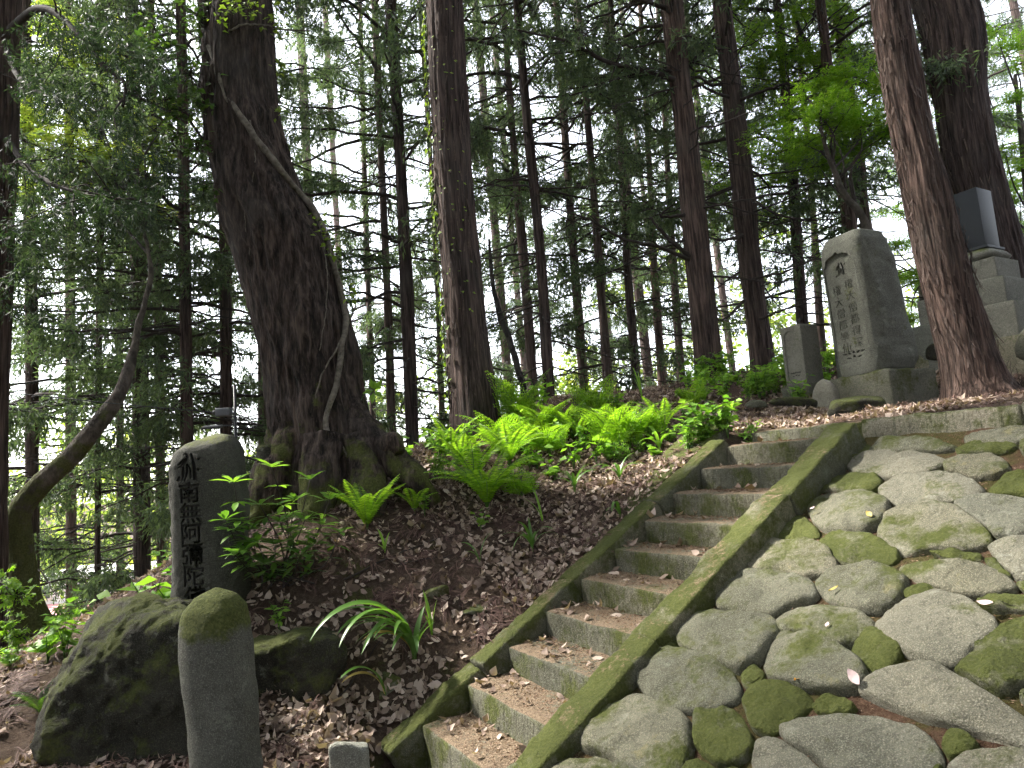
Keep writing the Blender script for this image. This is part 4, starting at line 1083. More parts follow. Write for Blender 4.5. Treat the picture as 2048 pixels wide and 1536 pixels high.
# --- giant old tree with the vine
rows = [(0,399,541),(100,402,543),(200,408,549),(300,418,574),(400,437,610),(500,470,660),(600,498,690),(700,523,714),(800,540,732),(870,545,752),(930,540,770),(1000,535,785),(1120,530,790)]
pts, rad = trunk_rows(rows, 6.45); rad = rad * .925; pts, rad = extend(pts, rad, 17)
V, Q, gc, gr = bark_trunk(pts, rad, 220, .020, .038, 12, 2.4, 4, .22, 6, .22)
gb = pts[0].copy(); gb[2] = gpt(gb[0], gb[1])[2]
giant = thing('old_tree', gb, 'huge dark leaning old tree with deep furrowed bark and mossy foot', 'tree')
obj('trunk', V, Q, M_bark_big, giant)
def root(pl, rl, seed):
    c = smooth_curve(pl, 40); V, Q, _, _ = (None,) * 4
    r = np.interp(np.linspace(0, 1, 40), np.linspace(0, 1, len(rl)), rl); V, F = tube(c, r, 40, True)
    nr = unit(V[:1600].reshape(40, 40, 3) - c[:, None]).reshape(-1, 3)
    V[:1600] += nr * (.02 * (1 - 2 * np.abs(vnoise(V[:1600] * np.array([9, 9, 9.]), seed))) + .03 * fbm(V[:1600] * 4, 3, seed))[:, None]
    obj('root', V, F, M_bark_big, giant)
def gp(px, py, Y, dz=0):
    q = P(px, py, Y); return q + (0, 0, dz)
root([gp(690,820,6.3), gp(735,880,6.2), gp(790,925,6.1), gp(835,960,6.0), gp(870,1010,5.95)], [.15, .17, .14, .11, .05], 1)
root([gp(600,850,6.25), gp(560,930,6.1), gp(525,1000,6.0), gp(490,1090,5.85)], [.15, .15, .13, .05], 2)
root([gp(650,880,6.1), gp(640,960,5.95), gp(625,1050,5.8), gp(600,1130,5.65)], [.2, .17, .12, .04], 3)
root([gp(720,880,6.15), gp(735,950,6.0), gp(740,1030,5.85), gp(750,1110,5.75)], [.18, .16, .12, .04], 4)
root([gp(570,860,6.4), gp(540,940,6.45), gp(505,1040,6.5)], [.14, .14, .07], 5)
bc = P(540, 908, 6.1); V, F = rock(bc + np.array([(math.cos(a) * .15, math.sin(a) * .13, z) for a in np.linspace(0, 5.5, 8) for z in (-.12, .12)]), 5, 5, .035, 6, 3)
obj('burl', V, F, M_boulder, giant)
V, F = tube(smooth_curve([gp(770,890,6.05), gp(785,880,6.0), gp(800,905,5.95)], 8), [.09,.09,.08,.08,.08,.07,.06,.05], 14); obj('stub', V, F, M_bark_big, giant)
bm_ = HIGH
place_crown(giant, HIGH, (M_twig, M_needle), gb, gb + np.array([-.9, 0, .5]), Matrix.Identity(4), 1.0, .8)
# vines
def on_giant(px, py, lift=.02):
    q = P(px, py, 6.45); k = np.argmin(np.abs(gc[:, 2] - q[2])); c = gc[k]; r = gr[k]
    dx = np.clip((q[0] - c[0]) / r, -.98, .98); y = c[1] - math.sqrt(1 - dx * dx) * r
    q = P(px, py, y - lift); return q
vine = thing('climbing_vine', P(655, 945, 5.9), 'pale twisting woody vine climbing diagonally across the giant trunk', 'vine')
vp = [(655,945),(662,890),(652,850),(672,770),(686,690),(690,625),(668,535),(642,445),(602,388),(560,340),(522,292),(490,245),(452,185),(428,115),(408,55),(402,-10)]
vc = smooth_curve([on_giant(x, y, .012) for x, y in vp], 160)
vr = np.interp(np.linspace(0, 1, 160), [0, .3, .6, .85, 1], [.024, .028, .034, .034, .026]) * (1 + .15 * fbm(np.c_[np.linspace(0, 30, 160), np.zeros(160), np.zeros(160)], 3, 2))
vc = vc + .012 * np.stack([fbm(np.c_[np.linspace(0, 40, 160), np.full(160, k_ * 5.), np.zeros(160)], 2, 3) for k_ in range(3)], -1); V, F = tube(vc, vr, 12); obj('stem', V, F, M_vine, vine)
for pl, r_ in (([(712,190+420),(700,640),(672,700),(640,760),(625,860),(610,930),(600,990)], .009), ([(432,95),(450,70),(480,52),(520,50),(570,58),(620,62)], .011),
               ([(500,240),(510,330),(490,420),(505,540)], .006), ([(640,445),(655,560),(650,640),(640,700)], .007), ([(655,860),(690,900),(700,960)], .012), ([(660,890),(640,930),(645,985)], .012), ([(420,110),(412,180),(420,300),(440,410)], .012)):
    c_ = smooth_curve([on_giant(x, y, .02) for x, y in pl], 40); c_ += rng.normal(0, .004, c_.shape)
    V, F = tube(c_, np.linspace(r_, r_ * .6, 40), 6); obj('tendril', V, F, M_vine, vine)
def leaf_cloud(name, label, specs, mat, size, seed, parent=None, cat='leaves', twig=True, lobes=1, aspect=.62):
    """specs: (px,py,Y,spread_px,n)"""
    rg = np.random.default_rng(seed); lf = Bld(); wd = Bld(); ps_ = []
    for px, py, Y, spx, n in specs:
        c = P(px, py, Y); s_ = spx * pxm(px, py, Y); p = c + rg.normal(0, 1, (n, 3)) * s_ * np.array([1, .8, 1]) * .6; ps_.append(c)
        lf.add(*leaf_quads(p, np.c_[rg.normal(0, .6, n), rg.normal(-.3, .6, n), np.ones(n)], size * rg.uniform(.6, 1.25, n), rg, lobes, aspect))
        if twig:
            for q in p[: max(2, n // 4)]: wd.add2(*tube([c, (c + q) / 2 + (0, 0, .02), q], [.006, .004, .003], 3, False))
    t = thing(name, ps_[0], label, cat)
    V, F = lf.get(); obj('leaves', V, F, mat, t, False)['kind'] = 'stuff'
    if twig: V, F = wd.get(); obj('twigs', V, F, M_twig, t)['kind'] = 'stuff'
    return t
leaf_cloud('climbing_plant', 'dark leafy climbing plant hanging on the left side of the giant trunk',
           [(392,30,6.2,30,70),(340,90,6.0,32,60),(380,150,6.1,34,80),(310,60,6.1,28,50),(360,220,6.1,34,80),(350,270,6.1,30,60),(395,300,6.1,26,60),(330,200,6.0,28,50),(400,210,6.1,20,40),(410,370,6.1,22,40),(310,95,5.9,22,40)], M_broad_d, .075, 41, cat='climbing plant')
leaf_cloud('climbing_plant', 'bright leaf tuft growing near the top of the giant trunk', [(470,8,5.95,26,50),(500,20,5.95,22,30),(440,30,5.95,20,25)], M_ivy, .06, 42, cat='climbing plant')
leaf_cloud('climbing_plant', 'sparse leaves sprouting along the right edge of the giant trunk', [(550,60,6.2,20,30),(560,130,6.2,18,24),(562,20,6.2,20,30),(640,440,6.1,14,16),(655,470,6.1,16,18),(665,500,6.1,14,12),(700,590,6.1,15,18),(560,225,6.2,12,12)], M_ivy, .065, 43, cat='climbing plant')
vs = thing('vine_shoot', P(728, 790, 6.12), 'single bright leafy shoot at the right foot of the giant trunk', 'shoot'); rv = np.random.default_rng(44)
e_ = P(748, 782, 6.0); V, F = tube(smooth_curve([P(722, 800, 6.2), P(735, 780, 6.08), e_], 8), .004, 5); obj('stem', V, F, M_blade, vs)
for x_, y_, L_ in [(742,762,.10),(756,770,.11),(758,790,.10),(745,802,.11),(735,785,.09),(752,756,.08)]:
    d_ = unit(P(x_, y_, 5.98) - e_); V, F = leaf_quads(e_[None] + d_ * .02, np.array([[.2, -.8, .5]]), L_, rv, 1, .6)
    V = e_ + d_ * .015 + (V - V[0]) ; ax = unit(V[2] - V[0]); R_ = Vector(ax).rotation_difference(Vector(d_)).to_matrix(); V = e_ + (np.array(R_) @ (V - V[0]).T).T + d_ * .015
    obj('leaf', V, F, M_weed, vs, False)

# --- ivy-clad cedar
t2_, c2, r2 = cedar('thick reddish cedar with ivy down its left edge, right of the giant tree', [(0,848,926),(200,858,937),(400,868,951),(600,884,969),(700,890,980),(760,895,990),(850,900,1003)], 7.9, 20, HIGH, 5, 170, .024, .014, 17, 1.0, None, .12)
rg = np.random.default_rng(77); lv = Bld(); stm = []
ivy = thing('ivy', P(880, 800, 7.6), 'bright ivy leaves climbing the left edge of the thick cedar', 'ivy')
for k in range(330):
    u = rg.uniform(0, 1); py = 15 + 800 * u; z = P(900, py, 7.9)[2]; i = np.argmin(np.abs(c2[:, 2] - z))
    clump = .5 + .5 * math.sin(py * .045) * math.sin(py * .013 + 1)
    if rg.uniform() > .3 + .7 * clump: continue
    th = math.pi * 1.0 + abs(rg.normal(0, .30)) * rg.choice([1, 1, .6]); r = r2[i] + .02 + abs(rg.normal(0, .02))
    p = c2[i] + np.array([math.cos(th) * r, math.sin(th) * r, rg.normal(0, .02)])
    nr = np.array([math.cos(th), math.sin(th), .25]) + rg.normal(0, .35, 3)
    lv.add(*leaf_quads(p[None], nr[None], rg.uniform(.045, .085), rg, 1, .85))
for k in range(60):    # a few grey leaves across the upper face
    py = rg.uniform(20, 640); z = P(900, py, 7.9)[2]; i = np.argmin(np.abs(c2[:, 2] - z)); th = rg.uniform(-2.3, -1.0); r = r2[i] + .02
    p = c2[i] + np.array([math.cos(th) * r, math.sin(th) * r, 0]); lv.add(*leaf_quads(p[None], np.array([[math.cos(th), math.sin(th), .6]]), rg.uniform(.03, .05), rg, 1, .8))
V, F = lv.get(); obj('leaves', V, F, M_ivy, ivy, False)['kind'] = 'stuff'
sel = np.where((c2[:, 2] > P(900, 820, 7.9)[2]) & (c2[:, 2] < P(900, 10, 7.9)[2]))[0][::4]
sp_ = np.array([c2[i] + np.array([math.cos(3.3 + .15 * math.sin(i * .05)) * (r2[i] + .012), math.sin(3.3 + .15 * math.sin(i * .05)) * (r2[i] + .012), 0]) for i in sel])
V, F = tube(sp_, .007, 5); obj('stem', V, F, M_twig, ivy)

# --- the other big trunks
tA, cA, rA = cedar('straight cedar with broken branch stubs, behind the mound crest right of centre', [(0,1318,1366),(200,1343,1386),(400,1358,1410),(600,1375,1432),(700,1385,1442),(760,1390,1448)], 10.3, 21, CROWNS[3], 6, 110, .035, .012, 16, 1.1)
tB, cB, rB = cedar('dark cedar with many dead branches, just left of the small gravestone', [(0,1425,1461),(200,1447,1486),(400,1465,1512),(600,1488,1531),(700,1500,1545)], 10.8, 20, CROWNS[0], 7, 100, .04, .012, 15, 1.3, rot=2.2)
tC, cC, rC = cedar('big shaggy cedar leaning left over the memorial stones, nearest trunk at right', [(0,1742,1816),(100,1755,1832),(200,1772,1850),(300,1790,1874),(400,1812,1900),(500,1832,1926),(600,1856,1955),(700,1882,1988),(760,1894,2012),(800,1896,2040)], 6.3, 19, HIGH, 8, 190, .02, .014, 16, 1.1, None, .30, flare_h=.22, slim=.87)
tD, cD, rD = cedar('very thick twin-ridged cedar behind the polished grave pillar', [(0,1832,1940),(60,1846,1955),(100,1854,1960),(200,1872,1966),(300,1890,1982),(400,1908,2008),(500,1926,2035),(560,1936,2054),(680,1948,2094)], 9.4, 21, HIGH, 9, 170, .03, .025, 12, .8)
tE, cE, rE = cedar('cedar trunk cut off by the left edge of the picture', [(-100,-62,34),(300,-62,27),(600,-62,14),(800,-62,8),(1250,-66,4)], 7.2, 19, None, 10, 120, .04, .014, 15, 1.0)
# shaggy bark strips
def strips(t, c, r, n, z0, z1, seed, th0, th1):
    rg = np.random.default_rng(seed); b = Bld()
    sel = np.where((c[:, 2] > z0) & (c[:, 2] < z1))[0]
    for _ in range(n):
        i = rg.choice(sel); th = rg.uniform(th0, th1); L = rg.uniform(.06, .28); w_ = rg.uniform(.004, .013); up_ = rg.uniform() < .5
        d = np.array([math.cos(th), math.sin(th), 0]); s_ = np.array([-d[1], d[0], 0]); p0 = c[i] + d * (r[i] + .012)
        u = np.linspace(0, 1, 5); sg = 1 if up_ else -1
        off = rg.uniform(.01, .07) * u ** 2; cc = p0 + np.array([0, 0, sg])[None] * (L * u)[:, None] + d * off[:, None] + s_ * (rg.normal(0, .02) * u)[:, None]
        axis_shift = np.array([np.interp(cc[:, 2], c[:, 2], c[:, k]) for k in (0, 1)]).T - c[i][:2]; cc[:, :2] += axis_shift
        ww = w_ * (1 - .6 * u)
        V = np.concatenate([cc + s_ * ww[:, None], cc - s_ * ww[:, None] + d * .004]); k = np.arange(4); b.add(V, np.stack([k, k + 1, k + 6, k + 5], -1))
    V, F = b.get(); o = obj('bark_strips', V, F, M_strip, t); o['kind'] = 'stuff'
strips(tC, cC, rC, 420, cC[0, 2] + .05, cC[0, 2] + 5.5, 3, math.pi * .95, math.pi * 2.0)
strips(tD, cD, rD, 200, cD[0, 2] + .5, cD[0, 2] + 7, 4, math.pi * .9, math.pi * 1.9)
strips(t2_, c2, r2, 220, c2[0, 2] + .1, c2[0, 2] + 6, 5, math.pi * .95, math.pi * 2.0)

# dead limbs standing out in the photo, on the cedar with stubs and its neighbour
def limb(t, pts, r0, r1, seed, twigs=6):
    rg = np.random.default_rng(seed); c = smooth_curve(pts, 26); c += rg.normal(0, .006, c.shape)
    b = Bld(); b.add2(*tube(c, np.linspace(r0, r1, 26), 8))
    for _ in range(twigs):
        i0 = rg.integers(6, 25); d = unit(rg.normal(0, 1, 3) + np.array([0, 0, -.3]) + unit(c[-1] - c[0]) * .8); l = rg.uniform(.2, .8)
        e = c[i0] + d * l; m = (c[i0] + e) / 2 + rg.normal(0, .05, 3); b.add2(*tube(smooth_curve([c[i0], m, e], 6), np.linspace(r0 * .3, .003, 6), 4, False))
    V, F = b.get(); obj('branch', V, F, M_twig, t)
limb(tA, [P(1350,160,10.2), P(1290,140,10.0), P(1215,125,9.8), P(1150,90,9.6), P(1085,70,9.4), P(1035,60,9.3)], .05, .012, 1, 12)
limb(tA, [P(1382,520,10.2), P(1320,495,9.9), P(1240,475,9.6), P(1180,440,9.4), P(1080,410,9.2)], .035, .008, 2, 10)
limb(tA, [P(1382,515,10.2), P(1340,480,10.0), P(1300,435,9.9)], .04, 0.018, 3, 3)
limb(tA, [P(1370,430,10.2), P(1340,433,10.1), P(1320,432,10.0), P(1345,410,9.95)], .03, .01, 4, 1)
limb(tA, [P(1340,20,10.2), P(1300,5,10), P(1230,-5,9.8), P(1170,15,9.7)], .04, .01, 5, 8)
limb(tB, [P(1460,195,10.7), P(1420,180,10.4), P(1370,150,10.2), P(1340,130,10)], .03, .008, 6, 6)
limb(tB, [P(1480,200,10.6), P(1560,170,10.3), P(1640,150,10.1), P(1680,110,10)], .03, .006, 7, 10)
limb(tB, [P(1490,600,10.6), P(1440,640,10.4), P(1400,620,10.2)], .03, .008, 8, 5)
limb(tB, [P(1500,560,10.6), P(1580,540,10.2), P(1660,500,10.0)], .026, .006, 9, 9)
limb(tB, [P(1485,470,10.6), P(1440,480,10.3), P(1405,470,10.2)], .035, .01, 10, 4)
limb(tB, [P(1505,400,10.6), P(1560,430,10.2), P(1650,440,10.0), P(1700,430,9.9)], .026, .006, 12, 10)
limb(tB, [P(1515,640,10.6), P(1600,610,10.0), P(1670,600,9.8)], .022, .006, 13, 8)
limb(tE, [P(20,60,7.1), P(80,15,6.6), P(140,50,6.3), P(205,130,6.1), P(250,170,6.0), P(245,215,5.9)], .045, .012, 11, 12)
limb(tE, [P(15,100,7.0), P(45,165,6.6), P(90,190,6.3)], .035, .015, 14, 8)
limb(tE, [P(15,280,7.1), P(60,340,6.7), P(150,385,6.4), P(280,400,6.2)], .035, .01, 15, 14)
# foliage of the edge cedar: drooping sprays along its limbs
rg = np.random.default_rng(99); nb_ = Bld()
for px, py, Y, sx, sy, n in [(120,60,6.3,90,40,60),(200,60,6.2,80,60,60),(260,110,6.0,70,50,50),(310,140,6.0,50,40,34),(90,160,6.4,60,60,40),(160,190,6.2,70,50,46),(240,230,6.0,60,50,34),(60,330,6.6,70,50,40),(150,400,6.4,110,40,70),(260,400,6.2,80,40,44),(60,430,6.6,60,60,36),(330,330,6.1,40,40,20),(30,520,6.8,40,80,30),(240,300,6.0,30,40,16),(50,600,6.8,50,50,24)]:
    for _ in range(n):
        c = P(px + rg.normal(0, sx * .5), py + rg.normal(0, sy * .5), Y + rg.normal(0, .3)); d0 = unit(np.array([rg.normal(.3, .6), rg.normal(0, .5), -.8 + rg.normal(0, .3)])); L = rg.uniform(.12, .3)
        m = 26; u = rg.uniform(0, 1, m); nb_.add(*blades(c + d0 * (L * u)[:, None] + rg.normal(0, .012, (m, 3)), d0 * .9 + rg.normal(0, .55, (m, 3)), rg.uniform(.05, .10, m), .012, rg))
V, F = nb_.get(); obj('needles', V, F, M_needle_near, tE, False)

# --- thinner cedars behind: (label, rows, Y, H, crown, group)
BG = [
 ('slim cedar trunk showing between the inscribed stone and the giant tree', [(0,425,445),(450,438,462),(860,440,463)], 11.5, 19, 2),
 ('very slim dark cedar left of the inscribed stone', [(0,192,206),(480,193,208),(800,190,203),(1180,190,201)], 11.5, 15, 2),
 ('tallest thickest cedar in the cluster between giant tree and ivy cedar', [(0,768,793),(300,788,810),(600,800,829),(880,812,839)], 11.5, 20, 0),
 ('cedar standing directly left of the thickest one in the cluster behind giant tree', [(0,742,756),(330,756,770),(600,767,783),(880,775,793)], 13.5, 20, 1),
 ('faint slim cedar nearest the right edge of the giant trunk', [(0,715,724),(400,725,736),(800,738,751)], 17, 19, 3),
 ('reddish slim cedar right of the ivy-clad cedar, taller of the leaning pair', [(60,1030,1047),(300,1050,1071),(500,1070,1091),(790,1086,1111)], 11.2, 19, 3),
 ('slim dark cedar immediately right of the ivy-clad cedar', [(0,1000,1012),(280,1019,1033),(500,1035,1055),(760,1056,1076)], 13, 19, 1),
 ('slim cedar in the middle distance left of the crooked thin trunks', [(0,1105,1118),(450,1135,1151),(600,1145,1164),(770,1158,1176)], 14, 20, 0),
 ('slim cedar standing above the tallest fern clump', [(0,1215,1226),(350,1238,1251),(500,1245,1260),(770,1264,1283)], 13.5, 19, 2),
 ('short-looking dark trunk between the two slim cedars behind the ferns', [(0,1150,1162),(400,1180,1196),(620,1195,1214),(800,1208,1232)], 13, 18, 1),
 ('thin cedar second from the left of the cedar with stubs', [(0,1275,1284),(400,1296,1308),(560,1302,1318),(780,1316,1334)], 15, 19, 3),
 ('thin cedar right beside the left edge of the cedar with stubs', [(0,1310,1318),(500,1338,1352),(790,1356,1374)], 15.5, 19, 0),
 ('slim reddish cedar between dark cedar and memorial stone', [(0,1545,1562),(350,1574,1595),(600,1590,1613),(680,1596,1620)], 12.5, 19, 2),
 ('dark cedar rising behind the top of the big memorial stone', [(0,1630,1650),(330,1664,1690),(460,1685,1714),(700,1710,1742)], 11.5, 20, 0),
 ('pale slim cedar just right of the one behind the memorial stone', [(0,1660,1676),(300,1708,1728),(460,1722,1741),(700,1745,1768)], 12.5, 18, 1),
 ('thin trunk hidden low behind the small gravestone', [(0,1585,1595),(400,1618,1630),(640,1632,1648)], 15, 18, 3),
 ('grey-brown trunk left of the inscribed stone, thicker one', [(0,250,276),(700,264,296),(1160,268,302)], 12, 17, 0),
 ('thin trunk directly left of the inscribed stone', [(0,296,308),(690,309,326),(1160,314,331)], 13, 16, 3),
 ('trunk touching the left edge of the giant tree at mid height', [(0,508,522),(650,516,534),(880,516,537)], 14, 18, 1),
 ('low-branched cedar at far left behind the crooked grey tree', [(0,40,62),(600,50,74),(1200,52,78)], 11.5, 17, 2),
 ('cedar with foliage down to the ground left of the giant tree', [(0,352,372),(700,360,384),(1150,362,388)], 10.6, 17, 2),
 ('slim leafy cedar half hidden at left behind the very slim one', [(0,128,144),(700,132,150),(1200,133,153)], 14.5, 16, 2),
 ('slim leafy cedar between the very slim cedar and thicker grey-brown trunk', [(0,226,238),(700,232,246),(1160,233,248)], 16, 16, 2),
 ('thin trunk rising right of the thick pair behind the giant tree', [(0,835,845),(500,866,876),(860,878,892)], 15.5, 18, 2),
]
for k, (lab, rows, Y, H, cr_) in enumerate(BG):
    cedar(lab, rows, Y, H, CROWNS[cr_], 30 + k, 18, .12, .008, 12, 1.3, M_bark_hazed if Y > 12.9 else M_bark, .12, name='cedar_tree', scale=.95 + .1 * ((k * 7) % 5) / 5)
# ranks farther back that nobody tells apart
rg = np.random.default_rng(4)
for k in range(15):
    for _ in range(20):
        Y = rg.uniform(17, 36); px = rg.uniform(-250, 2300)
        q = P(px, 800, Y)
        if q[0] < -.30 * Y and rg.uniform() < .75: continue
        break
    wpx = rg.uniform(.22, .36) / pxm(px, 800, Y); ln = .0001 * (px - 150)
    cedar('cedar in the hazy rank at the back of the wood', [(-200, px - 1000 * ln - wpx * .4, px - 1000 * ln + wpx * .4), (300, px - 500 * ln - wpx * .45, px - 500 * ln + wpx * .45), (800, px - wpx / 2, px + wpx / 2)], Y, rg.uniform(16, 21), CROWNS[rg.integers(0, 4)], 70 + k, 9, .4, .0, 10, 1, M_bark_hazed, .1, 'cedars at the back of the wood')
# ---------------------------------------------------------------- broadleaf trees
def bent_tree(name, label, pts, rad, mat, layers, leaves, size, lobes, lmat, seed, r0=.55, thick=.07, nang=24):
    pts = smooth_curve(pts, 40); rad = np.interp(np.linspace(0, 1, 40), np.linspace(0, 1, len(rad)), rad)
    b = pts[0].copy(); g = gpt(b[0], b[1])[2]; b[2] = min(g, b[2])
    t = thing(name, b, label, 'tree'); p2 = np.concatenate([[b - (0, 0, .15)], pts]) if b[2] < pts[0][2] - .02 else pts
    r2_ = np.concatenate([[rad[0] * 1.1], rad]) if len(p2) > 40 else rad
    V, F = tube(p2, r2_, nang); V = V + unit(rng.normal(0, 1, V.shape)) * .0 + (fbm(V * 6, 3, seed)[:, None] * .02); obj('trunk', V, F, mat, t)
    if layers:
        def lfrom(c, rg): return pts[min(39, max(8, np.argmin(np.linalg.norm(pts - (c - np.array([0, 0, .5])), axis=1)) - rg.integers(0, 9)))]
        lf, wd = layered_crown(seed, layers, leaves, size, lobes, r0, thick, lfrom)
        V, F = lf.get(); obj('leaves', V, F, lmat, t, False)['kind'] = 'stuff'; V, F = wd.get(); obj('branches', V, F, M_twig, t)['kind'] = 'stuff'
    return t
bent_tree('maple_tree', 'young maple with green stem arching above the big memorial stone',
          [P(1738,470,9.2), P(1722,430,9.15), P(1690,390,9.1), P(1668,340,9.0), P(1648,285,8.9), P(1640,200,8.9)], [.06, .05, .04, .03, .02, .01], M_bark_gray,
          [P(x, y, 9.2 + d) for x, y, d in [(1700,190,0),(1640,225,-.3),(1760,215,.2),(1690,150,.1),(1610,285,-.2),(1740,170,.5),(1660,260,.4),(1720,250,-.2),(1780,260,.1),(1600,230,.5),(1690,225,-.5),(1560,300,.2),(1650,180,.6),(1780,170,.6),(1560,240,.8),(1640,330,.6),(1740,300,.6)]], 480, .075, 3, M_maple, 5, .55)
bent_tree('maple_tree', 'tall light green maple crown between the dark cedar and the leaning cedar',
          [P(1700,480,12.5), P(1712,350,12.4), P(1660,200,12.3), P(1600,60,12.2), P(1560,-60,12.2)], [.09, .07, .05, .04, .02], M_bark_gray,
          [P(x, y, 12 + d) for x, y, d in [(1560,50,0),(1500,70,-.5),(1480,130,0),(1700,60,.3),(1740,120,.4),(1600,20,0),(1530,120,.3),(1460,20,0),(1640,110,0),(1590,160,.4),(1680,20,.2),(1720,-20,0),(1500,-20,0),(1440,90,.2),(1520,190,.4),(1580,100,-.4),(1450,170,.1),(1560,360,.5),(1600,420,.6),(1530,430,.4),(1580,500,.8),(1490,370,.5),(1430,330,.6),(1440,440,.8)]], 460, .08, 3, M_maple, 6, .7)
bent_tree('broadleaf_tree', 'bright green broadleaf tree filling the gap right of the memorial stone', [P(1850,640,14), P(1840,450,14), P(1810,250,14)], [.1, .08, .03], M_bark_gray,
          [P(x, y, 13.5 + d) for x, y, d in [(1790,490,0),(1830,560,.4),(1770,560,.6),(1800,420,.8),(1840,480,0),(1760,620,.8),(1820,640,1),(1780,350,.6),(1730,560,1.5),(1860,600,1),(1860,540,0),(1700,500,1.4)]], 420, .1, 3, M_maple, 7, .8)
bent_tree('broadleaf_tree', 'bright green broadleaf tree beside the thick cedar at the right edge', [P(2080,640,12), P(2060,420,12), P(2030,150,12)], [.11, .08, .03], M_bark_gray,
          [P(x, y, 12 + d) for x, y, d in [(2010,300,0),(2040,400,.5),(2020,500,0),(2050,560,.4),(1990,240,.6),(2030,200,0),(2060,330,0),(2040,460,.8),(2000,380,1),(2070,250,.5),(2060,120,.3),(2010,100,1),(2030,620,.5),(2090,480,.4),(1990,60,1.2)]], 420, .09, 3, M_maple, 8, .7)
bent_tree('broadleaf_tree', 'grey crooked tree slanting right at lower left, thin at its top',
          [P(92,1320,7.6), P(58,1230,7.6), P(42,1130,7.6), P(40,1020,7.6), P(80,970,7.6), P(140,915,7.7), P(195,850,7.8), P(238,790,8.0), P(262,720,8.2), P(280,640,8.4), P(300,560,8.6), P(290,470,8.8), P(250,380,9.2)],
          [.24, .17, .14, .125, .11, .10, .075, .05, .036, .028, .022, .018, .014], M_bark_gray,
          [P(x, y, 9.5 + d) for x, y, d in [(80,260,.5),(160,300,0),(240,330,.3),(120,200,1),(200,230,1.2),(290,250,.8),(60,340,.6),(330,330,1.2),(260,200,1.5),(180,130,1.5),(100,130,1),(350,230,1.8),(300,420,1.6),(230,400,1.2),(130,60,1.5),(250,60,2)]], 420, .095, 3, M_broad, 10, .8)
bent_tree('broadleaf_tree', 'thin leaning bare trunk between ivy-clad cedar and reddish cedar', [P(1046,770,11.5), P(1022,690,11.5), P(1000,630,11.5), P(985,560,11.5), P(978,480,11.5)], [.06, .055, .05, .035, .02], M_bark_gray, None, 0, 0, 1, None, 12)
leaf_cloud('maple_spray', 'fresh green maple spray reaching in at the left edge, upper one', [(5,1170,4.9,26,70),(35,1190,4.9,24,60)], M_maple, .05, 51, cat='maple spray', lobes=5)
leaf_cloud('maple_spray', 'fresh green maple spray at the left edge, lower one near the ground', [(10,1262,4.9,28,80),(40,1278,4.9,22,50)], M_maple, .05, 52, cat='maple spray', lobes=5)

# far sunlit wood across the valley: one mass
rg = np.random.default_rng(21); b = Bld()
for k in range(250):
    Y = rg.uniform(28, 54); x = rg.uniform(-1.0, .62) * Y; zb_ = float(G(np.array([x]), np.array([Y]))[0])
    r = rg.uniform(1.0, 2.6); zc2 = zb_ + rg.uniform(.0, 1.0) ** 1.3 * 11; n = 210
    p = np.array([x, Y, zc2]) + unit(rg.normal(0, 1, (n, 3))) * r * rg.uniform(.4, 1, (n, 1)) * np.array([1, 1, .75])
    b.add(*leaf_quads(p, rg.normal(0, 1, (n, 3)) + (0, 0, .6), rg.uniform(.16, .36, n), rg, 1, .7))
V, F = b.get(); tag(obj('far_wood', V, F, M_broad, None, False), 'pale sunlit broadleaf wood far down behind the cedars', kind='stuff')
# house roof far below at left
hq = P(215, 1205, 34.); hz = hq[2]
t = thing('house', (hq[0], hq[1], float(G(hq[0:1], hq[1:2])[0])), 'far low white house with faded red roof seen through the trees at left', 'house')
M_wall = plain_mat('white_wall', (.75, .74, .74), .8, .05, 3); M_roof = plain_mat('red_roof', (.55, .27, .28), .6, .12, 4); M_win = plain_mat('window_glass', (.06, .07, .08), .15, .1)
gz2 = float(G(hq[0:1], hq[1:2])[0])
V, F = block((9, 5, hz + 1.4 - gz2 + .5), (4, 4, 4), .02, 0, 1); obj('wall', V + np.array([hq[0], hq[1] + 2.5, gz2 - .5]), F, M_wall, t)
V = np.array([(-3.6, -2.6, 0), (3.4, -2.6, 0), (3.4, -.1, .75), (-3.6, -.1, .75), (-3.6, -2.6, -.12), (3.4, -2.6, -.12), (3.4, -.1, .6), (-3.6, -.1, .6)]) + hq + np.array([.1, 0, -.6])
obj('porch_roof', V, np.array([(0, 1, 2, 3), (7, 6, 5, 4), (0, 4, 5, 1), (1, 5, 6, 2), (2, 6, 7, 3), (3, 7, 4, 0)]), M_roof, t, False)
for k in range(4):
    V, F = block((.9, .08, .7), (2, 2, 2), .01, 0, 1); wv = obj('window', V + np.array([hq[0] - 3.2 + k * 2.1, hq[1] - .02, hz + .35]), F, M_wall, t)
    V, F = block((.76, .06, .56), (2, 2, 2), .005, 0, 1); obj('pane', V + np.array([hq[0] - 3.2 + k * 2.1, hq[1] - .05, hz + .42]), F, M_win, wv)

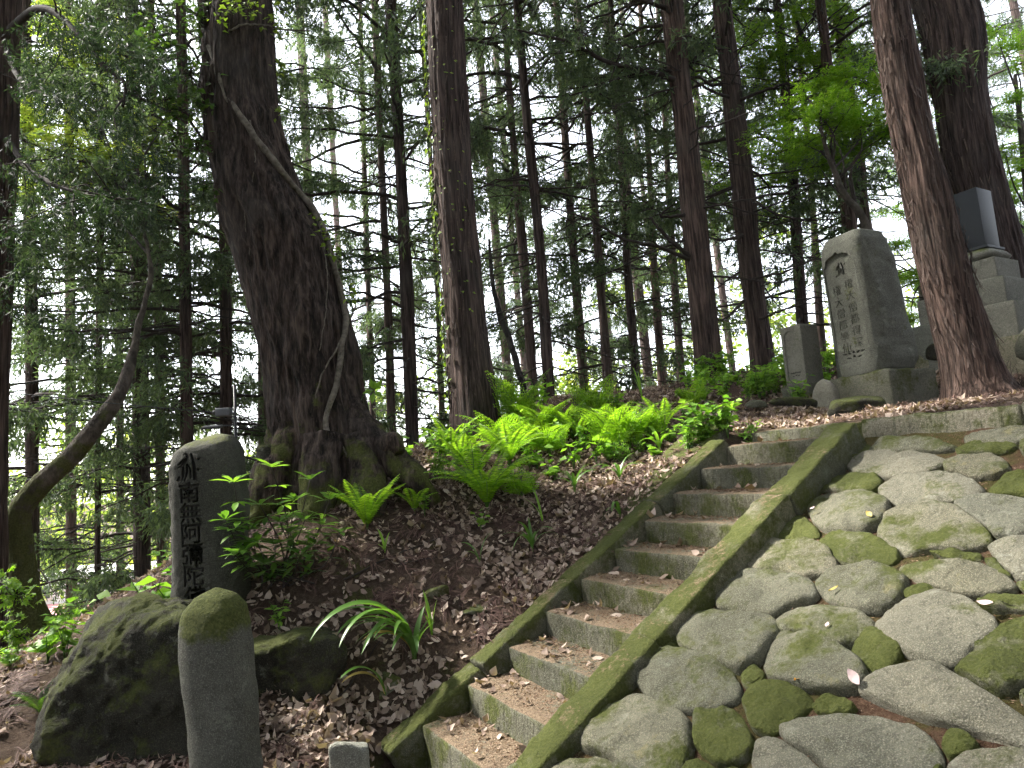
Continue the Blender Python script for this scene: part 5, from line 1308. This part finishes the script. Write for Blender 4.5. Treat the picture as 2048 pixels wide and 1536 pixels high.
# unseen trees added around and behind the viewpoint to cut the skylight
ring = [(7.5, .5, 0), (5.5, -4.5, 1), (0, -5, 2), (-5, -3.5, 0), (-8, 1.5, 2), (11, 4.5, 3), (-11, 6, 0), (10.5, -3, 2), (-3, -9, 1), (4.5, -9.5, 0), (-9.5, -5, 2), (14, 1, 0), (2.5, -7, 2), (-6.5, -8, 2), (8.5, -7.5, 2), (-13, 0, 2), (-14, 10, 2), (16, 6, 2), (0, -13, 2), (13, -9, 0), (-12, -11, 2), (-2.6, -1.2, 4), (3.4, -2.2, 4), (-5.5, 2.6, 4), (-4.9, 3.9, 4), (-3.4, .4, 4)]
for k, (x, y, c_) in enumerate(ring):
    g = gpt(x, y); t = thing('cedar_tree', g, 'unseen cedar added around the viewpoint to shade the foreground', 'tree', 'unseen cedars added around the viewpoint')
    V, Q, _, _ = bark_trunk([g - (0, 0, .2), g + (0, 0, 8), g + (0, 0, 20)], [.36, .27, .05], 20, .3, .01, 12, 1.2, k + 3, .15); obj('trunk', V, Q, M_bark, t)
    place_crown(t, (CROWNS + [HIGH])[c_], (M_twig, M_needle), g, g, Matrix.Identity(4), k * 1.1, 1.1)

# ---------------------------------------------------------------- ground plants
def fern_frond(rg, L, arch, az, pin=22, wid=.16, bip=False):
    """local frond from origin -> blades V,F list and rachis tube"""
    u = np.linspace(0, 1, 14); out = np.array([math.cos(az), math.sin(az), 0]); side = np.array([-out[1], out[0], 0])
    ang = 1.35 - arch * u; dx = np.cumsum(np.cos(ang)) * L / 14; dz = np.cumsum(np.sin(ang)) * L / 14
    c = out * dx[:, None] + np.array([0, 0, 1.]) * dz[:, None] + side * (rg.normal(0, .16) * L * u ** 2)[:, None]; c = np.concatenate([[[0, 0, 0]], c])
    uu = np.linspace(0, 1, 15); q = Bld()
    us = np.linspace(.22 if bip else .14, .985, pin)
    pos = np.stack([np.interp(us, uu, c[:, i]) for i in range(3)], -1); tg = unit(np.stack([np.gradient(np.interp(us, uu, c[:, i])) for i in range(3)], -1))
    nrm = unit(np.cross(tg, side))
    env = np.sin(np.pi * np.clip((us - .05) / .97, 0, 1)) ** .7 if not bip else np.clip(1.05 - us, 0, 1) ** .9 * 1.25
    for sg in (-1, 1):
        l = wid * L * env * rg.uniform(.85, 1.1, pin)
        d = unit(side * sg + tg * .45 - np.array([0, 0, .22]))
        if not bip:
            w_ = L * .8 / pin * .5
            m = pos + d * (l * .4)[:, None]; tip = pos + d * l[:, None] - np.array([0, 0, 1]) * (l * .12)[:, None]
            V = np.stack([pos, m + tg * w_, tip, m - tg * w_], 1).reshape(-1, 3); q.add(V, np.arange(pin * 4).reshape(-1, 4))
        else:
            for k in range(pin):
                n2 = max(3, int(9 * env[k])); v = np.linspace(.1, .97, n2); pp = pos[k] + d[k] * (l[k] * v)[:, None] - np.array([0, 0, 1]) * (l[k] * .15 * v ** 2)[:, None]
                for s2 in (-1, 1):
                    l2 = l[k] * .30 * (1 - v * .75) + .008; d2 = unit(tg[k] * s2 + d[k] * .5); w2 = l[k] / n2 * .42
                    mm = pp + d2 * (l2 * .4)[:, None]; V = np.stack([pp, mm + d[k] * w2, pp + d2 * l2[:, None], mm - d[k] * w2], 1).reshape(-1, 3); q.add(V, np.arange(n2 * 4).reshape(-1, 4))
    return q.get(), tube(c, np.linspace(.004, .0015, 15) * (L / .5), 4, False)
def fern(label, px, py, L, n, seed, bip=False, arch=1.25, pin=24, wid=.17, az=None, spread=6.28, mat=None):
    rg = np.random.default_rng(seed); g = hit(px, py); t = thing('fern', g, label, 'fern')
    for k in range(n):
        a = (az if az is not None else 0) + (k + rg.uniform(-.3, .3)) / n * spread - (spread / 2 if az is not None else 0)
        (V, F), (Vt, Ft) = fern_frond(rg, L * rg.uniform(.75, 1.12), arch * rg.uniform(.75, 1.25), a, pin, wid, bip)
        b = Bld(); b.add2(V, F); V, F = b.get()
        fr = obj('frond', V + g, F, mat or M_fern, t, False); obj('stalk', Vt + g, Ft, M_blade, fr)
    return t
fern('bright upright fern clump in front of the giant tree foot', 735, 1065, .50, 15, 1, arch=.95, wid=.15)
fern('large spreading fern clump right of the giant tree, with long arching fronds', 975, 1022, .70, 20, 2, arch=1.35, wid=.14)
fern('fern clump just behind the largest fern, near the ivy cedar', 1020, 935, .60, 15, 3, arch=1.25, wid=.14)
fern('fern clump at the left foot of the ivy-clad cedar', 925, 935, .48, 13, 4, arch=1.3, wid=.14)
fern('lacy fern leaning against the right side of the ivy cedar foot', 1040, 850, .75, 8, 5, True, .7, 13, .34)
fern('lacy triangular fern standing highest on the mound crest', 1190, 838, .62, 7, 6, True, .8, 13, .36)
fern('lacy fern spreading low in the middle of the bank', 1235, 905, .66, 8, 7, True, 1.0, 13, .36)
fern('lacy fern below the crest fern, pointing left', 1130, 870, .5, 6, 8, True, 1.0, 12, .34)
fern('small lacy fern above the drooping grass in the middle of the bank', 1045, 1000, .42, 6, 9, True, 1.1, 12, .34)
fern('small yellow-green fern beside the root of the giant tree', 830, 1030, .36, 7, 10, arch=1.2)
fern('fern tuft right of the ivy cedar foot', 1075, 905, .45, 9, 11, arch=1.2)
fern('lacy fern at the right end of the bank ferns', 1300, 880, .45, 6, 12, True, 1.1, 12, .34)
fern('small fern at the left side of the weed patch', 1390, 815, .4, 7, 13, True, 1.0, 11, .34)
fern('fern beyond the crest behind the middle slim cedars', 905, 905, .5, 8, 15, arch=1.1)
fern('small dark fern growing on the left foot of the boulder', 85, 1440, .32, 8, 14, arch=1.2, mat=M_broad_d)

for k, (px, py) in enumerate([(1100,915),(1160,885),(1215,880),(1275,895),(1090,870),(1330,865),(1000,900),(950,975)]):
    fern('fern in the thick greenery between the larger bank ferns', px, py, .5 + .04 * (k % 4), 8, 30 + k, k % 2 == 0, 1.15, 12 if k % 2 == 0 else 22, .33 if k % 2 == 0 else .14)['group'] = 'ferns filling the bank greenery'
def strap_plant(label, px, py, specs, seed, mat=None, name='strap_leaf_plant', yellow=None, Y=None):
    """specs: (azimuth, length, arch, width)"""
    rg = np.random.default_rng(seed); g = hit(px, py) if Y is None else P(px, py, Y); t = thing(name, g, label, 'plant')
    for k, (az, L, arch, wd) in enumerate(specs):
        u = np.linspace(0, 1, 16); out = np.array([math.cos(az), math.sin(az), 0]); side = np.array([-out[1], out[0], 0])
        ang = 1.5 - arch * u ** 1.2; dx = np.cumsum(np.cos(ang)) * L / 16; dz = np.cumsum(np.sin(ang)) * L / 16
        c = g + out * dx[:, None] + np.array([0, 0, 1.]) * dz[:, None] + side * (rg.normal(0, .08) * L * u ** 2)[:, None] - (0, 0, .02)
        w_ = wd * np.clip(np.sin(np.pi * (.12 + .88 * u)) ** .55, .02, 1) / 2; tw = side + np.array([0, 0, .25 * rg.normal()])
        up_ = unit(np.cross(unit(np.gradient(c, axis=0)), side))
        V = np.concatenate([c - tw * w_[:, None] + up_ * (w_ * .35)[:, None], c, c + tw * w_[:, None] + up_ * (w_ * .35)[:, None]]); i = np.arange(15)
        F = np.concatenate([np.stack([i, i + 1, i + 17, i + 16], -1), np.stack([i + 16, i + 17, i + 33, i + 32], -1)])
        obj('leaf', V, F, M_blade_y if yellow and k in yellow else (mat or M_blade), t)
    return t
def fan(n, L, arch, wd, seed, a0=0, sp=6.28):
    r = np.random.default_rng(seed); return [(a0 + sp * (k + r.uniform(-.3, .3)) / n, L * r.uniform(.7, 1.15), arch * r.uniform(.7, 1.3), wd * r.uniform(.8, 1.2)) for k in range(n)]
strap_plant('big dark strap-leaved clump drooping over the bank beside the lower steps', 830, 1335, [(3.6,.70,1.9,.042),(3.9,.85,2.15,.05),(4.2,.66,2.0,.046),(5.0,.52,2.3,.042),(2.8,.6,2.0,.034),(2.2,.5,1.4,.032),(1.2,.4,.6,.045),(3.2,.66,2.2,.03),(3.0,.52,1.7,.026),(4.6,.55,2.2,.04),(.6,.34,.8,.036),(5.7,.36,1.0,.034),(3.4,.5,2.2,.03),(3.5,.62,1.8,.036),(4.0,.5,1.9,.036),(4.4,.7,2.0,.036),(3.75,.6,2.2,.034),(3.75,1.05,2.35,.05),(3.95,1.1,2.4,.046),(4.15,1.0,2.4,.05),(4.45,.85,2.45,.044),(3.4,.8,1.9,.03)], 1, yellow=(12,))
strap_plant('yellow-streaked fallen strap leaf reaching the small grey stone', 770, 1400, [(4.0,.5,2.0,.04),(3.8,.42,2.1,.022)], 2, yellow=(1,))
strap_plant('upright bright grass shoot above the strap-leaved clump', 865, 1285, [(1.5,.34,.12,.022),(.3,.27,.25,.018),(3.0,.25,.25,.016),(4.5,.2,.4,.014)], 3, M_weed)
strap_plant('drooping grass clump with long blades in the middle of the bank', 1065, 1105, fan(6, .36, 1.7, .022, 4) + [(1.6, .3, .4, .026), (4.3, .42, 2.8, .02)], 4)
strap_plant('long single bright blade crossing the middle of the bank', 1085, 1050, [(2.4,.34,.5,.026),(2.9,.3,1.1,.02),(4.6,.2,2.2,.018)], 5, M_weed)
strap_plant('arching strap-leaf clump below the lacy ferns', 1150, 985, fan(7, .40, 1.8, .026, 6), 6)
strap_plant('dark strap-leaf clump right of the middle ferns', 1240, 965, fan(8, .36, 2.0, .024, 7), 7)
strap_plant('arching strap leaves close to the upper steps', 1320, 905, fan(7, .42, 1.9, .03, 8, 2.0, 4.0), 8, M_weed)
strap_plant('grey-green drooping blade near the stair strip', 1240, 1035, [(4.4,.34,2.6,.03),(4.0,.22,2.3,.02)], 9)
strap_plant('small green blade pair below the upright fern', 770, 1110, [(2.6,.22,.7,.028),(1.0,.18,.5,.02),(4.0,.12,1.2,.014)], 10, M_weed)
strap_plant('pale broad blade shoot beside the top step', 1447, 852, [(1.8,.20,.3,.05),(.4,.16,.5,.04),(3.2,.14,.6,.035)], 11, M_blade)
strap_plant('pale blade shoot on the mound left of the top step', 1368, 835, [(2.2,.15,.3,.035),(.9,.12,.5,.03)], 12, M_blade)
strap_plant('tall thin blades on the mound crest', 1285, 805, [(1.6,.5,.15,.02),(1.2,.42,.2,.018),(2.4,.36,.3,.016)], 13, M_weed)
strap_plant('thin arching grass stalk in the litter of the lower bank', 960, 1130, [(.9,.4,1.6,.010),(2.6,.34,1.9,.010),(4.0,.26,2.0,.01)], 14)
strap_plant('grass tuft at the foot of the small gravestone', 1588, 812, fan(10, .26, 1.4, .010, 15), 15)

def leafy_weed_mesh(seed, nst, h, lsize, per, lobes=1, aspect=.7, spread=.3):
    rg = np.random.default_rng(seed); lf = Bld(); st = Bld()
    for k in range(nst):
        az = rg.uniform(0, 6.28); tip = np.array([math.cos(az) * spread * h * rg.uniform(.2, 1.4), math.sin(az) * spread * h * rg.uniform(.2, 1.4), h * rg.uniform(.55, 1.1)])
        c = smooth_curve([np.zeros(3), tip * (.3, .3, .55), tip], 8); st.add2(*tube(c, np.linspace(.004, .002, 8), 4, False))
        i = rg.integers(3, 8, per); p = c[i] + rg.normal(0, .012, (per, 3)); nr = np.c_[rg.normal(0, .45, (per, 2)), np.ones(per)]
        lf.add(*leaf_quads(p, nr, lsize * rg.uniform(.6, 1.2, per), rg, lobes, aspect, .12))
    a, b_ = lf.get(); c, d = st.get()
    return make_mesh('leaves', a, b_, False), make_mesh('stems', c, d)
WM = [leafy_weed_mesh(1, 9, .30, .075, 7), leafy_weed_mesh(2, 8, .24, .06, 8, 3), leafy_weed_mesh(3, 6, .34, .11, 5, 1, .5), leafy_weed_mesh(4, 10, .16, .05, 7), leafy_weed_mesh(5, 5, .26, .12, 4, 1, .9)]
def weed(label, px, py, kind, sc=1., group=None, Y=None, mat=None):
    g = hit(px, py) if Y is None else P(px, py, Y); t = thing('leafy_weed', g, label, 'weed', group)
    for nm, me, mt in zip(('leaves', 'stems'), WM[kind], (M_weed, M_blade)):
        if not me.materials: me.materials.append(mt)
        o = bpy.data.objects.new(nm, me); COL.objects.link(o); o.parent = t
        o.matrix_basis = Matrix.Rotation(px * .7, 4, 'Z') @ Matrix.Scale(sc, 4); o['kind'] = 'stuff'
    return t
for k, (lab, px, py, kd, sc) in enumerate([
    ('heart-leaved weed at the right end of the fern row on the bank', 1110, 965, 4, .9), ('broad-leaved weed in front of the bank ferns', 1075, 945, 4, 1.),
    ('broad-leaved seedling beside the root end of the giant tree', 812, 935, 4, 1.1), ('small weed with long leaves between fern clump and giant root', 850, 1035, 2, .55),
    ('pale toothed-leaf seedling alone in the litter', 962, 1060, 4, .6), ('pale round-leaved seedling beside the large fern', 1015, 975, 4, .7),
    ('leafy weed at the foot of the ivy cedar, right side', 1060, 890, 0, 1.), ('tall leafy weed behind the ferns near the reddish cedar', 1085, 830, 2, 1.2),
    ('low weed with lobed leaves below the crest ferns', 1120, 900, 1, 1.), ('low weed close to the strap leaves by the upper steps', 1340, 890, 3, 1.), ('yellow-green low weed by the path of litter near the top', 1380, 850, 1, .8),
    ('leafy weed left of the ivy-clad cedar', 880, 925, 0, 1.), ('weed under the lacy ferns', 1170, 905, 0, .9), ('weed at the left edge of the fern row', 870, 960, 1, .9),
    ('green weed against the far side of the boulder top', 300, 1205, 2, .9), ('broad leaf shoot behind boulder, next to inscribed stone', 345, 1195, 4, 1.1),
    ('weed at lower left below the crooked grey tree', 130, 1330, 0, 1.2), ('weed clump left of the boulder at its back', 95, 1330, 4, 1.2), ('low weed at left edge on the leaf litter', 20, 1345, 3, 1.2),
    ('small weed growing under the inscribed stone shrub', 560, 1275, 2, .6), ('bright weed on the crest between slim cedars', 1235, 835, 0, .9), ('bright weed left of the crest mound', 860, 905, 4, .9)]):
    bh = 'behind boulder' in lab or 'boulder top' in lab; w_t = weed(lab, px, py, kd, sc * (1.5 if bh else 1), Y=5.3 if bh else None)
    if bh: w_t.location = gpt(w_t.location.x, w_t.location.y)
rg = np.random.default_rng(8)
for k in range(64):
    px = rg.uniform(1350, 1660); py = rg.uniform(735, 812) - (1500 - px) * .02
    weed('low bright green weed in the leafy patch left of the small gravestone', px, py, int(rg.integers(0, 5)), rg.uniform(.8, 1.35), 'weeds in the patch by the small gravestone')
for k in range(38):
    px = rg.uniform(860, 1345); py = 925 - (px - 860) * .07 + rg.uniform(-35, 45)
    weed('low bright weed among the ferns along the top of the bank', px, py, int(rg.integers(0, 5)), rg.uniform(.6, 1.15), 'weeds among the bank ferns')
for k, (px, py, sc) in enumerate([(1660,735,1.3),(1680,745,1.2),(1650,770,1.)]):
    weed('broad green weed between the small gravestone and the big memorial stone', px, py, 4, sc, 'weeds between the two memorial stones')
for k in range(14):
    q = (rg.uniform(-6.5, -3.6), rg.uniform(6.2, 9.5)); t_ = weed('green weed on the slope dropping away at lower left', 10 * k, 0, int(rg.integers(0, 5)), rg.uniform(1.2, 2), 'weeds on the left slope', Y=6); t_.location = gpt(*q)

# shrub with whorled glossy leaves in front of the inscribed stone
sh = thing('shrub', hit(560, 1160), 'glossy-leaved evergreen shrub beside the inscribed stone', 'shrub'); rg = np.random.default_rng(15)
root_ = hit(570, 1165)
for k, (x, y, Y, n) in enumerate([(468,965,4.75,9),(543,935,5.1,9),(520,1010,4.9,8),(590,1000,5.2,8),(560,1045,4.9,8),(610,1040,5.1,8),(645,1050,5.2,7),(500,1060,4.8,8),(470,1060,4.75,8),(550,1090,4.85,8),(630,1090,5.1,7),(450,1040,4.7,7),(490,1100,4.7,8),(600,1110,4.9,7),(660,1000,5.4,7),(680,1065,5.2,6),(530,1130,4.75,7),(620,960,5.4,5),(470,1110,4.65,6),(580,1065,5.0,8),(515,1085,4.75,7)]):
    e = P(x, y, Y); m = root_ * .45 + e * .55 + np.array([rg.normal(0, .05), rg.normal(0, .05), -.06]); b_ = root_ + np.array([rg.normal(0, .12), rg.normal(0, .1), -.03])
    c = smooth_curve([b_, m, e], 14); V, F = tube(c, np.linspace(.007, .0035, 14), 5); st_ = obj('stem', V, F, M_twig, sh)
    lb = Bld()
    for lev, (pos, ln_) in enumerate(((c[-1], .145), (c[-3], .13), (c[-5], .125), (c[-8], .11))):
        for q in range(n if lev == 0 else n // 2):
            a = 6.28 * q / max(1, n if lev == 0 else n // 2) + rg.uniform(-.3, .3); el = rg.uniform(.0, .7) if lev == 0 else rg.uniform(-.35, .25)
            d = np.array([math.cos(a) * math.cos(el), math.sin(a) * math.cos(el), math.sin(el)]); s_ = unit(np.cross(d, (0, 0, 1))); up_ = np.cross(s_, d); L = ln_ * rg.uniform(.7, 1.15); wd = L * .17
            p0 = pos + d * .012; u = [0, .3, .65, 1]; ws = [.15, .9, 1, .03]
            cc = [p0 + d * L * a_ - np.array([0, 0, 1]) * L * .18 * a_ ** 2 for a_ in u]
            V = np.concatenate([[c_ - s_ * wd * w_ + up_ * wd * .3 * w_, c_, c_ + s_ * wd * w_ + up_ * wd * .3 * w_] for c_, w_ in zip(cc, ws)])
            F = np.array([(3 * i + j, 3 * i + j + 1, 3 * i + j + 4, 3 * i + j + 3) for i in range(3) for j in range(2)])
            if lev == 0: obj('leaf', V, F, M_weed if k in (0, 1) else M_shrub, st_)
            else: lb.add(V, F)
    V, F = lb.get(); obj('leaves', V, F, M_weed if k in (0, 1) else M_shrub, st_)['kind'] = 'stuff'

# ---------------------------------------------------------------- leaf litter
rg = np.random.default_rng(33)
def sample(n, x0, x1, y0, y1, cond=None):
    x = rg.uniform(x0, x1, n); y = rg.uniform(y0, y1, n); s, r = SR(x, y)
    ok = ((r < -.2) | (s > 3.45) | ((s < -.25) & (r < 1.0)))
    if cond is not None: ok &= cond(x, y, s, r)
    x, y = x[ok], y[ok]; z = ground_z(x, y); e = .03
    z0_ = ground_z(x, y, False); nx_ = -(ground_z(x + e, y, False) - z0_) / e; ny_ = -(ground_z(x, y + e, False) - z0_) / e
    return np.stack([x, y, z], -1), unit(np.stack([nx_, ny_, np.ones_like(x)], -1))
def litter_leaves(p, nr, size, lift=.01):
    n = len(p); nn = unit(nr + rg.normal(0, .38, (n, 3))); a = unit(np.cross(nn, rg.normal(0, 1, (n, 3)))); b_ = np.cross(nn, a)
    sz = size * np.clip(rg.lognormal(0, .35, n), .4, 1.9)[:, None]; asp = rg.uniform(.3, .75, n)[:, None]; cu = rg.normal(.15, .3, n)[:, None] * sz; c = p + nr * (lift + rg.uniform(0, .02, n))[:, None]
    pts = [c - a * sz * .5 + nn * cu, c - a * sz * .18 + b_ * sz * asp * .5 + nn * cu * .3, c - a * sz * .18 - b_ * sz * asp * .5 + nn * cu * .3, c + a * sz * .2 + b_ * sz * asp * .45 + nn * cu * .2, c + a * sz * .2 - b_ * sz * asp * .45 + nn * cu * .2, c + a * sz * .55 + nn * cu, c - a * sz * .05 - nn * cu * .2]
    V = np.stack(pts, 1).reshape(-1, 3); o = np.arange(n)[:, None] * 7
    T = np.concatenate([o + t for t in ([0, 6, 1], [0, 2, 6], [1, 6, 3], [2, 4, 6], [3, 6, 5], [6, 4, 5])])
    return V, T
p, nr = sample(115000, -5.5, 6.5, 2.8, 10.5)
dens = fbm(p * np.array([1.1, 1.1, 0]), 3, 4) + .35 * fbm(p * np.array([4, 4, 0]), 2, 6); s_, r_ = SR(p[:, 0], p[:, 1])
keep = rg.uniform(0, 1, len(p)) < np.clip(.34 + dens * 1.1 + .35 * np.exp(-((r_ + .45) / .5) ** 2), .06, 1) * np.clip(1.3 - .06 * p[:, 1], .3, 1)
V, F = litter_leaves(p[keep], nr[keep], .049); tag(obj('leaf_litter', V, F, M_litter), 'curled pale brown dead leaves scattered over the bank and terrace', kind='stuff')
# fallen cedar sprays: bundles of thin curved strands
p, nr = sample(11000, -5.5, 6.5, 2.8, 10); b = Bld(); nb = len(p)
keep = (fbm(p * np.array([1.3, 1.3, 0]) + 9, 3, 14) > -.22); p, nr = p[keep], nr[keep]; nb = len(p); per = 9
down = unit(np.c_[nr[:, :2], np.zeros(nb)] + rg.normal(0, .8, (nb, 3)) * (1, 1, 0))
dirs = np.repeat(down, per, 0) + rg.normal(0, .28, (nb * per, 3)); NN = np.repeat(nr, per, 0); dirs = unit(dirs - NN * (dirs * NN).sum(1, keepdims=True))
base = np.repeat(p, per, 0) + rg.normal(0, .02, (nb * per, 3)); L = np.repeat(rg.uniform(.06, .2, nb), per) * rg.uniform(.5, 1.1, nb * per); sd = np.cross(NN, dirs); cv = rg.normal(0, .25, nb * per)
m = nb * per; wv = .0038
ring = []
for u in (0, .35, .7, 1.):
    c = base + dirs * (L * u)[:, None] + sd * (L * cv * u * u)[:, None] + NN * (.012 + .02 * np.sin(u * 3) * rg.uniform(0, 1, m))[:, None]
    ring += [c - sd * wv * (1.1 - u * .6), c + sd * wv * (1.1 - u * .6)]
V = np.stack(ring, 1).reshape(-1, 3); o = np.arange(m)[:, None] * 8
F = np.concatenate([o + [2 * k, 2 * k + 1, 2 * k + 3, 2 * k + 2] for k in range(3)])
tag(obj('needle_litter', V, F, M_needlelit), 'dark red-brown fallen cedar sprays and needles covering the bank', kind='stuff')
# twigs fallen on the bank
for k, (lab, a_, b2, r_) in enumerate([('long thin fallen twig across the upper bank', (690,1170), (880,1085), .008), ('bent fallen twig below the strap leaves', (560,1485), (760,1290), .007), ('fallen twig above the flat mossy stone', (800,1140), (905,1120), .006), ('short fallen stick at the left edge', (0,1420), (80,1380), .012)]):
    h0, h1 = hit(*a_), hit(*b2); mid = (h0 + h1) / 2; mid[2] = gpt(mid[0], mid[1])[2] + .02
    V, F = tube(smooth_curve([h0 + (0, 0, .015), mid, h1 + (0, 0, .02)], 16) + rng.normal(0, .004, (16, 3)), np.linspace(r_, r_ * .5, 16), 6); tag(obj('fallen_twig', V, F, M_twig, origin=h0), lab, 'twig')
# leaves and crumbs on the lower treads and in the joints
b = Bld(); n = 420
k = rg.integers(0, 10, n); k = np.minimum(k, rg.integers(0, 10, n)); s = np.array([s_of(x) for x in k]) + rg.uniform(.02, .30, n); r = np.clip(np.abs(rg.normal(.25, .35, n)), .02, .88)
pp = W(s, r, Z0 + RISE * k + .004); nz_ = np.tile([0, 0, 1.], (n, 1)); b.add(*litter_leaves(pp[:170], nz_[:170], .055, .004)); V, F = b.get()
tag(obj('step_leaves', V, F, M_litter), 'dead leaves lying on the lower stone steps', kind='stuff')
n = 16000; s = rg.uniform(-.3, 3.15, n); r = rg.uniform(1.12, 3.6, n); c1 = W(s, r, zpath(s) - .048 + .02 * fbm(np.stack([s * 5, r * 5, s * 0], -1), 3, 31) + .009 * fbm(np.stack([s * 22, r * 22, s * 0], -1), 2, 32))
k = rg.integers(0, 10, 6000); s2 = np.array([s_of(x) for x in range(12)])[k] + .04 + .28 * rg.uniform(0, 1, 6000) ** .7; c2_ = W(s2, rg.uniform(0, .93, 6000), Z0 + RISE * k + .003)
cc = np.concatenate([c1, c2_]); m = len(cc); nr_ = np.concatenate([np.tile(unit([-UPD[0] * .48, -UPD[1] * .48, .877]), (n, 1)), np.tile([0, 0, 1.], (6000, 1))])
V, F = blades(cc + nr_ * rg.uniform(.001, .006, (m, 1)), unit(np.cross(nr_, rg.normal(0, 1, (m, 3)))) + nr_ * rg.normal(0, .15, (m, 1)), rg.uniform(.008, .026, m), rg.uniform(.003, .007, m), rg)
tag(obj('needle_crumbs', V, F, M_flake, None, False), 'reddish brown needle crumbs in the paving joints and on the treads', kind='stuff')
# single leaves that catch the eye
def one_leaf(label, px, py, size, col, az, nrm=None, dz=.03, asp=.6):
    s, r = to_slope(px, py); c = W(s, r, zpath(s) + dz); nn = unit(np.array([-UPD[0] * .4, -UPD[1] * .4, .9]) + (0 if nrm is None else np.asarray(nrm)))
    a = unit(np.array([math.cos(az), math.sin(az), 0]) - nn * (np.array([math.cos(az), math.sin(az), 0]) @ nn)); b_ = np.cross(nn, a)
    V = [c + a * size * u + sg * b_ * size * asp * .5 * math.sin(math.pi * (.06 + .9 * u)) + nn * size * (.10 * abs(sg) + .25 * (u - .5) ** 2) for u in np.linspace(0, 1, 7) for sg in (-1, 0, 1)]
    F = np.array([(3 * i + j, 3 * i + j + 1, 3 * i + j + 4, 3 * i + j + 3) for i in range(6) for j in range(2)])
    tag(obj('fallen_leaf', V, F, col, origin=c), label, 'leaf')
M_lp = plain_mat('leaf_pink', (.50, .38, .37), .7, .15, 40); M_ly = plain_mat('leaf_yellow', (.42, .34, .10), .6, .15, 40); M_lo = plain_mat('leaf_orange', (.52, .25, .02), .6, .2, 40)
one_leaf('pale pinkish dead leaf standing at the tip of the long wedge-shaped paving stone', 1722, 1390, .07, M_lp, 1.2, (-.5, -.6, -.2))
one_leaf('pinkish dead leaf near the right edge between paving stone and moss', 1990, 1228, .06, M_lp, 2.2)
one_leaf('orange leaf lying on a mossy paving stone', 1592, 1382, .06, M_lo, .4, asp=.4)
one_leaf('yellow leaf on top of the flat paving stone', 1660, 1200, .055, M_ly, .1, asp=.35)
one_leaf('pale leaf beside the upper left corner of the paving, next to stair strip', 1478, 1130, .055, M_lp, .3)
one_leaf('cream leaf between two paving stones in the upper middle', 1746, 1048, .05, M_ly, 1.4, (-.3, -.5, 0))
one_leaf('small pale leaf on the joint below the yellow leaf', 1655, 1272, .035, M_lp, .8)
one_leaf('small white leaf lying next to the round mossy paving stone', 1622, 1032, .035, M_lp, .2)


# ---------------------------------------------------------------- damp air among the trees
m, nt, out = new_mat('haze_air'); pv = N(nt, 'ShaderNodeVolumePrincipled'); pv.inputs['Color'].default_value = (.86, .90, .95, 1); pv.inputs['Density'].default_value = .0004
lk(nt, pv.outputs[0], out.inputs['Volume'])
V = np.array([(x, y, z) for z in (-12, 42) for x, y in ((-66, -24), (66, -24), (66, 70), (-66, 70))], float)
F = np.array([(3, 2, 1, 0), (4, 5, 6, 7), (0, 1, 5, 4), (1, 2, 6, 5), (2, 3, 7, 6), (3, 0, 4, 7)])
tag(obj('haze', V, F, m, None, False), 'thin pale haze hanging in the air among the trees', kind='stuff')
